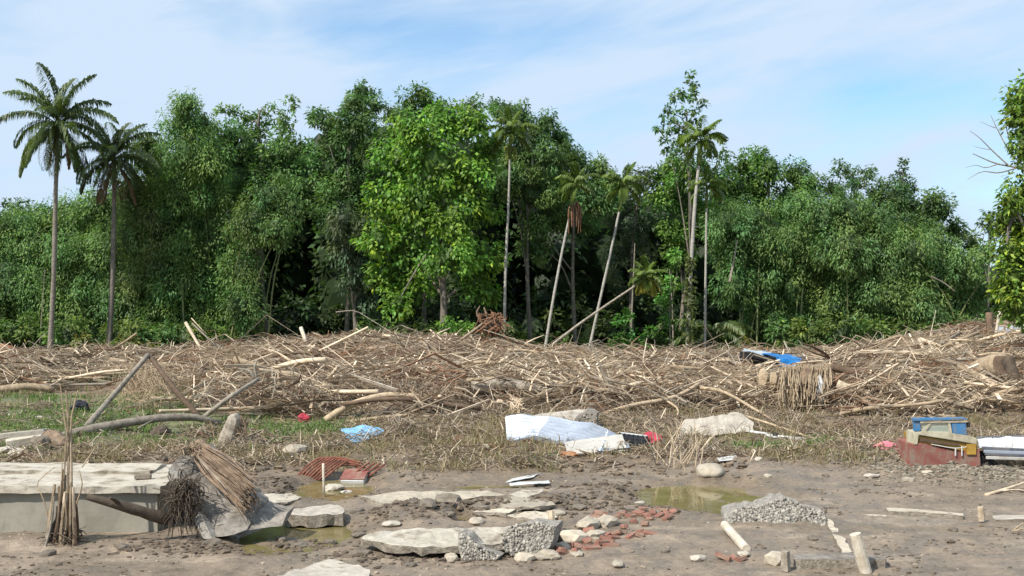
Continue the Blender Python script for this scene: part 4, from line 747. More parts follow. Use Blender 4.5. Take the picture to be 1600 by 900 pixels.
# ---------------------------------------------------------------- root things
def rootmass(name, label, cat, c, dims, n, m, rr_=(.012, .03), down=0.6, parent=None, out=0.4):
    b = MB(); c = np.asarray(c, float)
    for i in range(n):
        s = c + rdir(1)[0] * np.array(dims) * rng.uniform(.3, 1); s[2] = c[2] + rng.uniform(-.2, 1) * dims[2]; e = s + rng.normal(size=3) * np.array(dims) * out - np.array([0, 0, dims[2] * down * rng.uniform(.3, 1.6)])
        e[2] = max(e[2], float(height(e[0], e[1])) - .02); r = rng.uniform(*rr_); tube(b, spline([s, (s + e) / 2 + rng.normal(size=3) * np.array(dims) * .16, e], 6), np.linspace(r, r * .4, 6), 4)
    return obj(name, b, m, parent, label=label, cat=cat, kind='stuff' if parent is not None else None)
t_ = thing('root_stump', P(1258, 640, 28.5), 'square fibrous stump wrapped in hanging roots right of the blue tarp', 'stump')
b = MB(); rock(b, P(1258, 608, 28.9), (.58, .4, .60), 3, 5, .18, boxy=.8); obj('stump_core', b, 'roots', t_); b = MB()
for i in range(300):
    px = rng.uniform(1221, 1298); s = P(px, rng.uniform(568, 580), 28.5 + rng.uniform(-.1, .3)); e = P(px + rng.normal() * 4, rng.uniform(598, 642), 28.2 + rng.uniform(-.2, .2)); tube(b, spline([s, (s + e) / 2 + rng.normal(size=3) * .035, e], 5), rng.uniform(.005, .016), 4)
obj('hanging_root', b, 'tan_wood', t_, kind='stuff'); b = MB(); rock(b, P(1281, 612, 28.32), (.13, .1, .42), 2, 8, .25); obj('bare_patch', b, 'paint_white', t_)
t_ = thing('upturned_roots', P(765, 545, 44), 'upturned reddish root crown on top of the heap under the straight betel palm', 'roots'); b = MB(); rock(b, P(768, 512, 44), (.5, .35, .35), 2, 4, .35); obj('root_ball', b, 'root_dark', t_)
rootmass('root_fringe', None, None, P(768, 508, 43.8), (.75, .4, .5), 70, 'rust_root', (.015, .04), .7, t_)
for i, (ct) in enumerate(([(755, 505), (745, 490), (750, 478)], [(765, 505), (758, 485), (756, 480)], [(775, 505), (785, 500), (782, 488)])):
    b = MB(); tube(b, spline([P(x, y, 43.9) for x, y in ct], 6), np.linspace(.06, .02, 6), 5); obj('root', b, 'roots', t_)
for lab, q, w in (('rounded pale stub, left one of the pair near the tarp', (1192, 592), .16), ('pointed tan stub, right one of the pair near the tarp', (1209, 596), .2)):
    b = MB(); c = P(*q, 29.5); rock(b, c, (w, .14, .3), 2, int(q[0]), .25); obj('wood_stub', b, 'tan_wood', label=lab, cat='stub')
rootmass('straw_clump', 'straw draped hump hanging in front of the heap beside the dark hollow', 'straw', P(672, 640, 27.6), (.9, .5, .5), 330, 'tan_wood', (.005, .013), .6)
rootmass('straw_clump', 'dark matted root clump hanging over the heap front at centre', 'roots', P(720, 628, 29), (.8, .5, .4), 160, 'roots', (.008, .02), .8)
rootmass('straw_clump', 'brown brush clump piled before the white pipe and wreck', 'roots', P(1325, 672, 24.5), (.42, .3, .22), 130, 'roots', (.006, .016), .3)
rootmass('straw_clump', 'hanging straw net under the peak of the crossed poles', 'straw', P(232, 620, 30), (1.0, .8, .9), 260, 'tan_wood', (.004, .012), .5)
rootmass('straw_clump', 'straw bundle standing left of the corrugated sheet', 'straw', P(808, 645, 27), (.28, .2, .35), 60, 'pale_wood', (.01, .02), .4)
rootmass('straw_clump', 'dark matted brush over the shaded heap front at far right', 'roots', P(1560, 618, 30.6), (1.2, .4, .4), 150, 'root_dark', (.01, .03), .6)
rootmass('straw_clump', 'straw draped over the heap to the right of the root wrapped stump', 'straw', P(1390, 590, 33), (1.6, .6, .4), 220, 'tan_wood', (.006, .018), .7)
b = MB(); nq = 2600; xq = rng.uniform(-8, 15, nq); yq = 27.6 + .9 * fbm(xq / 2.3, xq * 0 + 4, 2, 5) + rng.uniform(-.5, 1.1, nq) + 1.6 * ss(2, 5, xq) * ss(10, 7, xq); kq = fbm(xq / .9, xq * 0 + 2, 3, 515) > -.05; xq, yq = xq[kq], yq[kq]; nq = len(xq)
sticks(b, nq, (xq, yq), rng.uniform(.25, .75, nq), rng.uniform(.006, .016, nq), cols=PAL[rng.choice([0, 1, 2, 3, 4], nq)] * rng.uniform(.7, 1.1, (nq, 1)), lift=.25, flatness=.05, bend=.12, steep=.3, adir=1.5)
obj('root_fringe', b, 'stick_mix', kind='stuff', label='ragged fringe of roots and twigs hanging along the front of the heap', cat='roots')
t_ = thing('weathered_stump', G(362, 696), 'weathered grey stump standing right of the fallen trunk end', 'stump'); c = WLOC[t_.name]
b = MB(); tube(b, spline([c + [-.12, 0, -.1], c + [-.02, 0, .25], c + [.06, 0, .5], c + [.02, .02, .62]], 8), [.25, .2, .17, .16, .17, .15, .13, .1], 10, rough=.15); obj('stump_body', b, 'grey_wood', t_)
rootmass('root_fringe', None, None, c + [.15, -.05, .3], (.3, .2, .3), 34, 'roots', (.01, .02), .6, t_)
# ---------------------------------------------------------------- left group: low wall, leaning slab, stalks
t_ = thing('concrete_wall', (-6.6, 14.4, 0), 'low plastered concrete block with pale flat top at the left edge', 'wall')
z1 = .61; b = MB(); chunk(b, [(-9.2, 14.1, -.15), (-4.58, 14.05, -.15), (-4.62, 15.9, -.15), (-9.2, 16.0, -.15)], (0, 0, z1 - .09 + .15), .012, .22, 3, 1.5); obj('wall_body', b, 'wall_plaster', t_)
b = MB(); chunk(b, [(-9.25, 14.0, z1 - .087), (-4.52, 13.98, z1 - .087), (-4.66, 15.95, z1 - .087), (-9.25, 16.05, z1 - .087)], (0, 0, .085), .011, .14, 4, 3.0); obj('cap_slab', b, 'concrete_pale', t_)
b = MB(); chunk(b, [(-9.2, 15.1, z1 - .01), (-5.0, 15.0, z1 - .01), (-5.0, 15.75, z1 - .01), (-9.2, 15.8, z1 - .01)], (0, 0, .045), .012, .14, 6, 3.0); obj('raised_strip', b, 'concrete_pale', t_)
b = MB(); boxm(b, (-4.95, 14.6, z1 + .03), (.22, .1, .06), rotm(0, 0, 12), .008, jit=.006); obj('brick', b, 'stone_dark', label='dark loose brick lying on top of the low concrete wall', cat='brick')
t_ = thing('leaning_slab', (-3.9, 13.9, 0), 'broken concrete slab leaning steeply with roots draped over it', 'slab')
A = [P(282, 704, 14.3), P(262, 738, 13.9), P(322, 841, 13.55), P(345, 838, 13.5), P(386, 828, 13.6), P(404, 790, 13.95), P(350, 728, 14.4), P(312, 694, 14.6)]
b = MB(); chunk(b, A, (.04, .5, -.05), .03, .08, 12, 3); obj('slab_body', b, 'dark_concrete', t_)
b = MB(); chunk(b, [P(262, 732, 13.85), P(276, 738, 13.8), P(332, 842, 13.42), P(318, 842, 13.45)], (.03, .14, .0), .02, .08, 13, 4); obj('slab_edge', b, 'aggregate', t_)
for i in range(34):
    f0 = rng.uniform(0.35, 1) ** .8; s = P(283 + 32 * f0, 705 - 11 * f0 + rng.uniform(-8, 3), 14.1 + .3 * f0); e = P(358 + 46 * f0 + rng.normal() * 3, 828 - 36 * f0 + rng.uniform(-34, 2), 13.45 + .35 * f0); m_ = (s + e) / 2 + np.array([rng.normal() * .05, -.05, rng.normal() * .04 + .02])
    b = MB(); r = rng.choice([.009, .013, .02, .028]); tube(b, spline([s, m_, e], 9), np.linspace(r, r * .5, 9), 5, rough=.15); obj('draped_root', b, 'roots' if rng.random() < .6 else 'grey_wood', t_)
b = MB()
for i in range(130):
    f0 = rng.uniform(0.5, 1); s = P(281 + 34 * f0 + rng.normal() * 2, 704 - 10 * f0 + rng.uniform(-5, 6), 14.02 + .3 * f0); e = P(350 + 52 * f0 + rng.normal() * 4, 828 - 38 * f0 + rng.uniform(-45, 2), 13.4 + .35 * f0); r0 = rng.uniform(.004, .011)
    tube(b, spline([s, (s + e) / 2 + np.array([rng.normal() * .035, -.02, rng.normal() * .03 + .01]), e], 7), np.linspace(r0, r0 * .5, 7), 4)
obj('fine_roots', b, 'roots', t_, kind='stuff')
rootmass('root_mat', None, None, P(292, 706, 14.1), (.17, .2, .10), 90, 'tan_wood', (.004, .012), .5, t_)
rootmass('root_mat', None, None, P(288, 792, 13.6), (.24, .2, .36), 260, 'root_dark', (.004, .014), .5, t_)
b = MB(); chunk(b, [P(366, 800, 13.8), P(372, 828, 13.6), P(440, 822, 13.7), P(448, 802, 13.9), P(400, 796, 14.1)], (.02, .35, .02), .02, .08, 14, 4); obj('broken_block', b, 'dark_concrete', label='dark low concrete block at the puddle edge right of the leaning slab', cat='block')
pole_px('charred_log', 'dark tapering log poking from the root mat in front of the low wall', 'log', [(136, 776, 13.2), (190, 790, 13.3), (262, 812, 13.6)], (.04, .08), 'root_dark', 8, extra=[([(190, 790, 13.3), (180, 782, 13.2), (172, 778, 13.1)], (.03, .015))])
t_ = thing('stalk_bundle', G(100, 846), 'upright bundle of dead broken stalks in front of the low wall', 'dead plant'); c = WLOC[t_.name]
for i in range(42):
    a = rng.uniform(0, 6.28); rr0 = rng.uniform(0.02, .25); s = c + [math.cos(a) * rr0 * 1.1, math.sin(a) * rr0, -.03]; hgt = rng.uniform(.3, .72) if i > 5 else rng.uniform(.6, .95)
    e = c + [math.cos(a) * rr0 * .75 + .03, math.sin(a) * rr0 * .6, hgt]; b = MB(); tube(b, spline([s, (s + e) / 2 + rng.normal(size=3) * .015, e], 6), np.linspace(.022, .013, 6) * rng.uniform(.6, 1.3), 5, rough=.15); obj('stalk', b, random.choice(['tan_wood', 'brown_wood', 'grey_wood', 'pale_wood']), t_)
for ct, r in (([(104, 845, 0), (106, 760, 0), (107, 680, .05), (103, 610, .1)], .022), ([(110, 840, 0), (112, 750, 0), (111, 660, .05), (122, 610, .05)], .018), ([(107, 690, .03), (100, 650, .05), (94, 600, .1)], .013), ([(100, 830, 0), (100, 740, 0), (108, 640, 0), (112, 612, 0)], .014), ([(80, 830, 0), (68, 780, -.1), (58, 755, -.1), (85, 730, -.1)], .01), ([(115, 800, 0), (128, 760, -.1), (124, 735, -.1)], .012), ([(92, 800, 0), (96, 760, 0), (97, 720, 0)], .012), ([(128, 730, 0), (145, 705, .1), (160, 680, .1)], .01)):
    b = MB(); tube(b, spline([P(x, y, c[1] + dy) for x, y, dy in ct], 8), np.linspace(r, r * .5, 8), 5); obj('stem', b, 'tan_wood', t_)
rootmass('root_mat', None, None, c + [0, 0, .05], (.26, .2, .1), 80, 'root_dark', (.004, .012), .3, t_)
for lab, q, dims, rz in (('grey squared beam lying behind the low wall at the left edge', (25, 690), (1.2, .22, .16), 8), ('cream short beam lying on the rubble behind the low wall', (40, 700), (.7, .2, .2), 24)):
    b = MB(); c = G(*q); boxm(b, c + [0, 0, .12], dims, rotm(0, -6, rz), .015, jit=.01); obj('timber_beam', b, 'concrete' if 'grey' in lab else 'bleached_wood', label=lab, cat='beam')
# ---------------------------------------------------------------- slabs in the foreground
def rough_edges(o, m='fracture'):
    me = o.data; me.materials.append(MATS[m]); nrm = np.empty(len(me.polygons) * 3, np.float32); me.polygons.foreach_get('normal', nrm); k = (np.abs(nrm.reshape(-1, 3)[:, 2]) < .72).astype(np.int32); me.polygons.foreach_set('material_index', k); me.update()
def slab(name, label, outline, z, th, m='concrete_pale', amp=.015, cell=.1, seed=1, cat='slab', smooth=False, slope=None):
    pts = [flat(x, y, z + (slope or (lambda a, b_: 0))(x, y)) for x, y in outline]; b = MB(); chunk(b, pts, (0, 0, -th), amp * 1.25, cell * .75, seed, 6); o = obj(name, b, m, label=label, cat=cat); rough_edges(o); return o
slab('concrete_slab', 'long pale concrete slab raised over a dark gap at the bottom centre', [(563, 841), (585, 832), (640, 826), (788, 823), (872, 819), (868, 832), (800, 842), (786, 848), (722, 853), (660, 856), (612, 852), (588, 846)], .15, .08, seed=21)
b = MB(); rock(b, G(635, 866) + [0, .2, .03], (.09, .1, .08), 2, 31, .2, boxy=.5); obj('brick_lump', b, 'brick', label='red brick lump wedged under the front of the long pale slab', cat='brick')
b = MB(); rock(b, G(608, 864) + [0, .25, .03], (.15, .12, .06), 2, 32, .25); obj('stone', b, 'stone_dark', label='dark flat stone under the left end of the long pale slab', cat='stone')
slab('concrete_slab', 'flat grey slab cut by the bottom edge left of centre', [(425, 905), (460, 888), (515, 874), (560, 882), (577, 890), (574, 905), (500, 915)], .09, .12, 'concrete', seed=22)
slab('concrete_slab', 'flat pale block beside the left puddle', [(445, 803), (460, 795), (515, 788), (537, 793), (536, 802), (480, 806)], .12, .16, 'concrete', seed=23)
slab('concrete_slab', 'cream flat slab lying below the white torn strips', [(795, 773), (815, 765), (848, 764), (850, 776), (835, 784), (812, 779)], .1, .06, 'concrete_pale', seed=24)
slab('concrete_slab', 'thin pale flake of concrete left of the small white stone', [(398, 782), (415, 772), (455, 771), (470, 777), (450, 784), (425, 786)], .05, .05, 'concrete_pale', seed=25)
slab('concrete_slab', 'flat layered slab behind the long pale slab', [(738, 800), (760, 788), (800, 786), (815, 792), (790, 802)], .10, .05, 'stone', seed=26)
slab('concrete_slab', 'thin tan slab tipped on the dark clods behind centre', [(770, 785), (800, 776), (850, 780), (870, 788), (830, 793), (790, 792)], .13, .05, 'stone', seed=27)
slab('concrete_slab', 'low buried slab right of the layered slab', [(790, 806), (820, 800), (868, 800), (872, 808), (830, 812)], .06, .07, 'stone', seed=28)
slab('concrete_slab', 'pale crusted mud slab stretching behind the dark soil mound', [(560, 775), (620, 768), (760, 767), (790, 773), (700, 783), (600, 786)], .045, .05, 'stone', seed=29, cell=.16)
def upright(name, label, pts, Y, ext, m, seed, peb=150, cat='chunk', lean=.0, psize=(.012, .028)):
    base_y = max(p[1] for p in pts); Q = [P(x, y, Y + (base_y - y) / F * Y * lean) for x, y in pts]; c = np.mean(Q, axis=0); t_ = thing(name, (c[0], Y, float(height(c[0], Y))), label, cat)
    b = MB(); chunk(b, Q, ext, .022, .06, seed, 5); obj('chunk_body', b, m, t_)
    if peb:
        b = MB(); xs_ = [p[0] for p in pts]; ys_ = [p[1] for p in pts]; k = 0; tries = 0
        while k < peb and tries < 6000:
            tries += 1; x, y = rng.uniform(min(xs_), max(xs_)), rng.uniform(min(ys_), max(ys_)); ins = False; j = len(pts) - 1
            for i in range(len(pts)):
                if (pts[i][1] > y) != (pts[j][1] > y) and x < (pts[j][0] - pts[i][0]) * (y - pts[i][1]) / (pts[j][1] - pts[i][1]) + pts[i][0]: ins = not ins
                j = i
            if ins:
                p = P(x, y, Y + (base_y - y) / F * Y * lean - .012); s_ = rng.uniform(*psize); v, f = ICO[1]; b.add(v * s_ * rng.uniform(.6, 1.2, 3) + p, f, np.array((.34, .31, .26)) * rng.uniform(.35, 1.35)); k += 1
        obj('pebbles', b, 'pebble', t_, kind='stuff')
    return t_
upright('rubble_chunk', 'large pebbly broken chunk standing at the right end of the long slab', [(786, 830), (800, 822), (840, 817), (868, 823), (862, 845), (851, 866), (800, 868), (785, 858)], 12.75, (.1, .32, .0), 'aggregate', 41, 420, lean=.5)
upright('rubble_chunk', 'small pebbly wedge leaning against the front of the long slab', [(717, 834), (732, 838), (752, 855), (780, 870), (776, 874), (722, 876)], 12.55, (.05, .2, 0), 'aggregate', 42, 240, lean=.4)
upright('rubble_ridge', 'grey pebbly peaked ridge of broken concrete right of the puddle', [(1131, 800), (1150, 796), (1190, 790), (1225, 777), (1262, 793), (1288, 800), (1292, 822), (1134, 823)], 14.45, (.05, .5, -.02), 'aggregate', 43, 900, lean=1.1)
upright('rubble_chunk', 'dark faced prism chunk at the right end of the grey tilted slab', [(892, 664), (905, 648), (918, 640), (932, 646), (933, 668)], 24.6, (.1, .5, 0), 'dark_concrete', 44, 40, lean=.4)
b = MB(); chunk(b, [P(816, 655, 25.2), P(845, 646, 25.8), P(917, 640, 25.8), P(906, 655, 25.0), P(888, 668, 24.3), P(835, 668, 24.3)], (0, .1, -.25), .02, .2, 45); obj('tilted_slab', b, 'concrete', label='grey tilted slab behind the corrugated sheet', cat='slab')
t_ = upright('tilted_slab', 'whitish cracked slab tilted against the heap foot right of centre', [(1062, 668), (1075, 656), (1120, 650), (1158, 645), (1178, 660), (1176, 674), (1120, 680), (1066, 680)], 23.4, (.05, .5, -.05), 'concrete', 46, 0, lean=1.0)
b = MB(); rock(b, G(1112, 744) + [0, .1, .06], (.33, .26, .15), 3, 51, .2); obj('boulder', b, 'stone', smooth=True, label='smooth rounded boulder at the far rim of the right puddle', cat='boulder')
# stones
STN = [(522, 766, .2, 'pale'), (540, 772, .1, 'pale'), (612, 822, .13, 'pale'), (705, 875, .12, 'tan'), (820, 876, .13, 'tan'), (845, 873, .12, 'tan'), (858, 871, .14, 'tan'), (700, 862, .08, 'tan'), (896, 846, .22, 'tan'), (930, 840, .16, 'tan'), (920, 824, .24, 'tan'), (948, 820, .2, 'tan'), (700, 806, .1, 'grey'), (750, 796, .14, 'grey'),
       (1092, 876, .11, 'pale'), (1163, 868, .09, 'pale'), (1362, 746, .13, 'pale'), (1200, 745, .08, 'pale'), (1000, 789, .1, 'pale'), (1025, 802, .1, 'grey'), (1186, 720, .1, 'pale'), (965, 884, .1, 'tan'), (1270, 843, .08, 'grey'), (1210, 876, .13, 'tan'), (20, 650, .16, 'pale'), (60, 655, .14, 'pale'), (30, 712, .24, 'pale'), (8, 706, .2, 'pale'), (560, 800, .1, 'grey'), (700, 785, .2, 'grey'), (668, 792, .18, 'grey'),
       (900, 868, .1, 'tan'), (880, 858, .12, 'tan'), (1150, 745, .09, 'grey'), (1290, 745, .08, 'grey'), (1420, 752, .1, 'tan'), (1450, 740, .1, 'tan'), (990, 716, .12, 'grey'), (760, 700, .14, 'tan'), (440, 845, .09, 'grey'), (470, 855, .1, 'grey'), (515, 850, .1, 'grey'), (560, 838, .1, 'grey'), (330, 852, .12, 'grey'), (190, 858, .1, 'grey'), (75, 868, .1, 'grey'), (640, 885, .08, 'grey'), (460, 708, .3, 'tan'), (1490, 830, .07, 'grey'), (1040, 862, .07, 'grey'),
       (745, 818, .13, 'tan'), (870, 805, .14, 'tan'), (905, 795, .12, 'grey'), (650, 862, .1, 'tan'), (570, 865, .09, 'grey'), (1130, 700, .14, 'grey'), (1240, 700, .1, 'pale'), (1060, 712, .12, 'tan'), (350, 718, .12, 'grey'), (410, 735, .12, 'grey')]
for i, (px, py, s, tn_) in enumerate(STN):
    b = MB(); c = G(px, py); rock(b, c + [0, .02, s * .18], (s, s * rng.uniform(.6, .9), s * rng.uniform(.28, .5)), 2, 300 + i, .3, boxy=.3); o = obj('stone', b, {'pale': 'concrete_pale', 'tan': 'stone', 'grey': 'stone_dark'}[tn_], cat='stone')
    pend(o, f'{ {"pale": "whitish", "tan": "tan", "grey": "dark"}[tn_]} {"small" if s < .11 else "broad"} stone {"lying flat" if s > .15 else "half sunk"}', c, LM, 'loose stones on the mud')
# bricks
brm = []
for k in range(5):
    b = MB(); r_ = np.random.default_rng(k); L_ = [.21, .21, .14, .19, .11][k]; boxm(b, (0, 0, 0), (L_, .1, .06), None, .012, jit=.007); brm.append(b.mesh('brick', 'brick'))
BRK = [(866, 858), (880, 856), (893, 853), (905, 855), (918, 850), (940, 852), (948, 846), (955, 853), (945, 838), (960, 836), (972, 834), (985, 838), (1000, 838), (1012, 836), (1018, 836), (934, 812), (945, 808), (958, 810), (972, 806), (985, 808), (998, 805), (1010, 808), (1020, 804), (1030, 807), (1040, 804), (1046, 808), (1052, 802), (1005, 799), (950, 816), (920, 832), (990, 816), (975, 826), (1008, 822), (876, 862), (900, 862), (938, 803), (1035, 799), (880, 866), (1145, 872), (1158, 876), (1130, 874), (1042, 812), (960, 842), (925, 858), (1015, 812), (1000, 830)]
for i, (px, py) in enumerate(BRK):
    c = G(px, py); k = int(rng.integers(5)); o = bpy.data.objects.new('brick', brm[k]); link(o, None, c + [0, 0, rng.uniform(.0, .035)]); az = rng.uniform(-40, 40) + (90 if rng.random() < .25 else 0); o.rotation_euler = (R(rng.uniform(-22, 22)), R(rng.uniform(-20, 20)), R(az)); o['category'] = 'brick'; kk = rng.uniform(.7, 1.1); o.scale = (kk, kk * rng.uniform(.8, 1.1), kk)
    pend(o, f'{"half" if k in (2, 4) else "whole"} red brick {"turned endways" if abs(az) > 50 else "lying lengthways"}', c, LM, 'scattered red bricks')
# ---------------------------------------------------------------- sheet metal
t_ = thing('corrugated_sheet', P(880, 690, 24), 'crumpled bluish white corrugated roofing sheet lying across the grass', 'metal sheet')
nu, nv = 90, 26; u = np.linspace(0, 1, nu)[:, None]; v_ = np.linspace(0, 1, nv * 4)[None]
topx = np.interp(u, [0, .15, .55, 1], [790, 815, 925, 980]); topy = np.interp(u, [0, .15, .55, 1], [655, 653, 664, 690]); botx = np.interp(u, [0, .3, .5, .75, 1], [792, 838, 882, 935, 985]); boty = np.interp(u, [0, .3, .5, .75, 1], [690, 683, 697, 706, 705])
pxs = topx + (botx - topx) * v_; pys = topy + (boty - topy) * v_; Yb = np.interp(u, [0, .3, .5, .75, 1], [G(792, 690)[1], G(838, 690)[1], G(882, 698)[1], G(935, 706)[1], G(985, 705)[1]]) - .25; Yt = Yb + 1.4 - .5 * u; YY = Yt + (Yb - Yt) * v_ ** .9
zz = EYE - (pys - HY) / F * YY; wv = np.sin(v_ * 2 * math.pi * 8 + 2 * u) * .075 * (1 - .55 * ss(.3, .9, u)); cr = .05 * fbm(u * 6 + v_ * 0, v_ * 3 + u * 0, 3, 71)
v3 = np.stack([(pxs - 800) / F * YY, YY, zz + wv + cr], -1); nvv = nv * 4; ii = np.arange(nu - 1)[:, None] * nvv + np.arange(nvv - 1)[None]; ff = np.stack([ii, ii + 1, ii + nvv + 1, ii + nvv], -1).reshape(-1, 4)
b = MB(); b.add(v3.reshape(-1, 3), ff); b.add((v3 - [0, 0, .004]).reshape(-1, 3), ff[:, ::-1]); obj('sheet', b, 'zinc', t_, smooth=True)
def sheet(name, label, corners, m, cat, wob=.02, n=14, seed=0, th=.006, wave=0, parent=None, wamp=.0):
    a, b_, c_, d_ = [np.asarray(q, float) for q in corners]; u = np.linspace(0, 1, n)[:, None, None]; v = np.linspace(0, 1, n)[None, :, None]
    g = (a * (1 - u) + b_ * u) * (1 - v) + (d_ * (1 - u) + c_ * u) * v; nr_ = np.cross(b_ - a, d_ - a); nr_ /= np.linalg.norm(nr_)
    g = g + nr_ * (wob * fbm(u[..., 0] * 3.1 + seed + v[..., 0] * 0, v[..., 0] * 3.1 + u[..., 0] * 0, 3, seed) + wamp * np.sin(v[..., 0] * wave * 6.283 + u[..., 0] * 0))[..., None]
    g = g + rng.normal(size=g.shape) * .15 * wob * np.array([1, 1, 0]); ii = np.arange(n - 1)[:, None] * n + np.arange(n - 1)[None]; f = np.stack([ii, ii + 1, ii + n + 1, ii + n], -1).reshape(-1, 4)
    b = MB(); b.add(g.reshape(-1, 3), f); b.add((g - nr_ * th).reshape(-1, 3), f[:, ::-1]); return obj(name, b, m, parent, smooth=True, label=label, cat=cat)
sheet('flat_sheet', 'white flat sheet folded down at the right end of the corrugated one', [P(882, 690, G(884, 709)[1] + .25), P(972, 680, G(884, 709)[1] + .5), P(980, 704, G(980, 704)[1] - .35), P(886, 709, G(886, 709)[1] - .25)], 'white_sheet', 'sheet', .03, seed=2)
c = G(565, 690); b = MB(); a_ = np.linspace(0, 2 * math.pi, 31)[:-1]; rr_ = 1 + .18 * np.sin(3 * a_) + .1 * np.sin(7 * a_ + 1); ctr = G(565, 685) + [0, 0, .14]; vv = [ctr + [0, 0, .03]]
for k, s in ((1, .5), (2, 1)): vv += [ctr + [math.cos(q) * .40 * s * w, math.sin(q) * .5 * s * w, .11 * math.sin(q) * s + .02 * math.sin(5 * q) + (-.03 if k == 2 else .02)] for q, w in zip(a_, rr_)]
b.add(vv, [[0, 1 + i, 1 + (i + 1) % 30] for i in range(30)]); b.f.setdefault(4, []).append(np.array([[1 + i, 31 + i, 31 + (i + 1) % 30, 1 + (i + 1) % 30] for i in range(30)])); obj('plastic_sheet', b, 'blue_plastic', smooth=True, label='crumpled pale blue plastic sheet on green grass left of centre', cat='plastic sheet')
for lab, cs, s in (('upper torn white strip lying in the wet hollow', [(800, 748), (845, 740), (832, 746), (790, 754)], 3), ('lower straight white strip at the edge of the wet hollow', [(795, 755), (857, 751), (860, 755), (797, 760)], 4), ('middle white strip fragment of the torn set', [(820, 745), (850, 738), (840, 741), (810, 749)], 5)):
    sheet('torn_strip', lab, [flat(*cs[0], .05), flat(*cs[1], .05), flat(*cs[2], .05), flat(*cs[3], .05)], 'paint_white', 'strip', .015, 8, s)
sheet('metal_roof', 'dull grey metal roof sheet behind the stacked poles at the right edge', [P(1520, 548, 41), P(1640, 575, 39), P(1640, 505, 43.5), P(1560, 510, 44)], 'grey_sheet', 'roof sheet', .06, 30, 6, wave=10, wamp=.03)
# tarp shelter
t_ = thing('tarp_shelter', P(1205, 585, 40), 'blue and pale tarp stretched on poles over a dark gap behind the heap', 'shelter')
sheet('tarp', None, [P(1192, 553, 39.4), P(1256, 566, 39.2), P(1254, 560, 42), P(1190, 549, 42)], 'tarp_blue', None, .10, 14, 7, parent=t_)
sheet('tarp', None, [P(1160, 549, 39.6), P(1202, 557, 39.4), P(1206, 551, 42), P(1162, 546, 42)], 'tarp_pale', None, .08, 12, 8, parent=t_)
sheet('tarp_flap', None, [P(1212, 559, 39.3), P(1252, 565, 39.2), P(1245, 572, 39.1), P(1222, 575, 39.2)], 'tarp_blue', None, .06, 10, 9, parent=t_)
for x, y0, y1, Yq in ((1162, 549, 590, 39.6), (1254, 563, 590, 39.2), (1190, 549, 590, 41.9), (1254, 559, 590, 41.9)):
    b = MB(); tube(b, [P(x, y0, Yq), P(x, y1, Yq)], .035, 6); obj('tarp_pole', b, 'brown_wood', t_)
b = MB(); a = P(1158, 580, 39.5); e = P(1222, 580, 39.5); tube(b, [a, e], .06, 6); obj('cross_rail', b, 'brown_wood', t_)
sheet('painted_shade_sheet', None, [P(1156, 595, 42.2), P(1256, 595, 42.2), P(1256, 560, 42.2), P(1156, 549, 42.2)], 'cloth_dark', None, .05, 8, 10, parent=t_)  # dark sheet added to stand in for the shaded interior under the tarp
# orange earth mound
b = MB(); rock(b, P(-6, 566, 52), (1.35, 1.2, .85), 3, 61, .2); obj('earth_mound', b, 'red_earth', smooth=True, label='orange brown earth mound behind the debris at the left edge', cat='mound')
# ---------------------------------------------------------------- grille, box, rags, crate, pipes
t_ = thing('rusty_grille', G(510, 752), 'rusty red grille of curved bars standing in a small brown puddle', 'grille'); Yq = WLOC[t_.name][1]
for i in range(13):
    f0 = i / 12; bx = 458 + 68 * f0 if i < 9 else 530 + (i - 8) * 9; by = 750 if i < 9 else 752
    b = MB(); tube(b, spline([P(bx, by, Yq), P(bx + 22, by - 22 + 5 * f0, Yq + .05), P(bx + 44 - 8 * f0, by - 36 + 9 * f0, Yq + .25)], 8), .018, 5); obj('bar', b, 'rust', t_)
for i in range(5):
    b = MB(); tube(b, spline([P(497 + 8 * i, 716 + 3 * i, Yq + .2), P(530 + 7 * i, 715 + 3 * i, Yq + .3), P(568 - 3 * i, 724 + 4 * i, Yq + .3)], 7), .017, 5); obj('cross_bar', b, 'rust', t_)
t_ = thing('painted_box', G(553, 755), 'red topped white sided box beside the rusty grille', 'box'); c = WLOC[t_.name]; rz = rotm(14, 0, -4)
b = MB(); boxm(b, c + [0, .1, .04], (.40, .42, .16), rz, .008, jit=.004); obj('box_side', b, 'paint_white', t_); b = MB(); boxm(b, c + [0, .1, .135], (.42, .44, .03), rz, .006); obj('box_lid', b, 'paint_red', t_)
pole_px('wooden_stake', 'thin yellow wooden stake standing in front of the rusty grille', 'stake', [(505, 724, 17.1), (506, 772, 17.0)], (.022, .022), 'bleached_wood', 5)
for lab, q, s, mt in (('crumpled red cloth lying on grass below the heap', (475, 658), (.16, .12, .12), 'cloth_red'), ('pink and orange rag in the soil left of the wreck', (1385, 702), (.22, .15, .09), 'cloth_pink'), ('dark rag bundle on grass left of the leaning pole', (125, 645), (.3, .2, .2), 'cloth_dark'), ('red rag bundle at the right end of the black crate', (1018, 692), (.26, .2, .13), 'cloth_red'),
                      ('small reddish lump on soil left of the corrugated sheet', (714, 690), (.16, .12, .09), 'brick'), ('orange brown clay lump below the corrugated sheet', (888, 712), (.2, .14, .06), 'red_earth'), ('dark log like lump on grass below the fallen trunk', (250, 682), (.35, .2, .15), 'root_dark'), ('brown rubble lump at the root end of the fallen trunk', (85, 700), (.35, .25, .22), 'roots'), ('tan lump beside the rubble at the fallen trunk root', (62, 704), (.2, .2, .2), 'stone_dark')):
    b = MB(); c = G(*q); rock(b, c + [0, 0, s[2] * .5], s, 3, int(q[0]), .42); obj('rag' if 'rag' in lab or 'cloth' in lab else 'debris_lump', b, mt, label=lab, cat='rag' if ('rag' in lab or 'cloth' in lab) else 'lump')
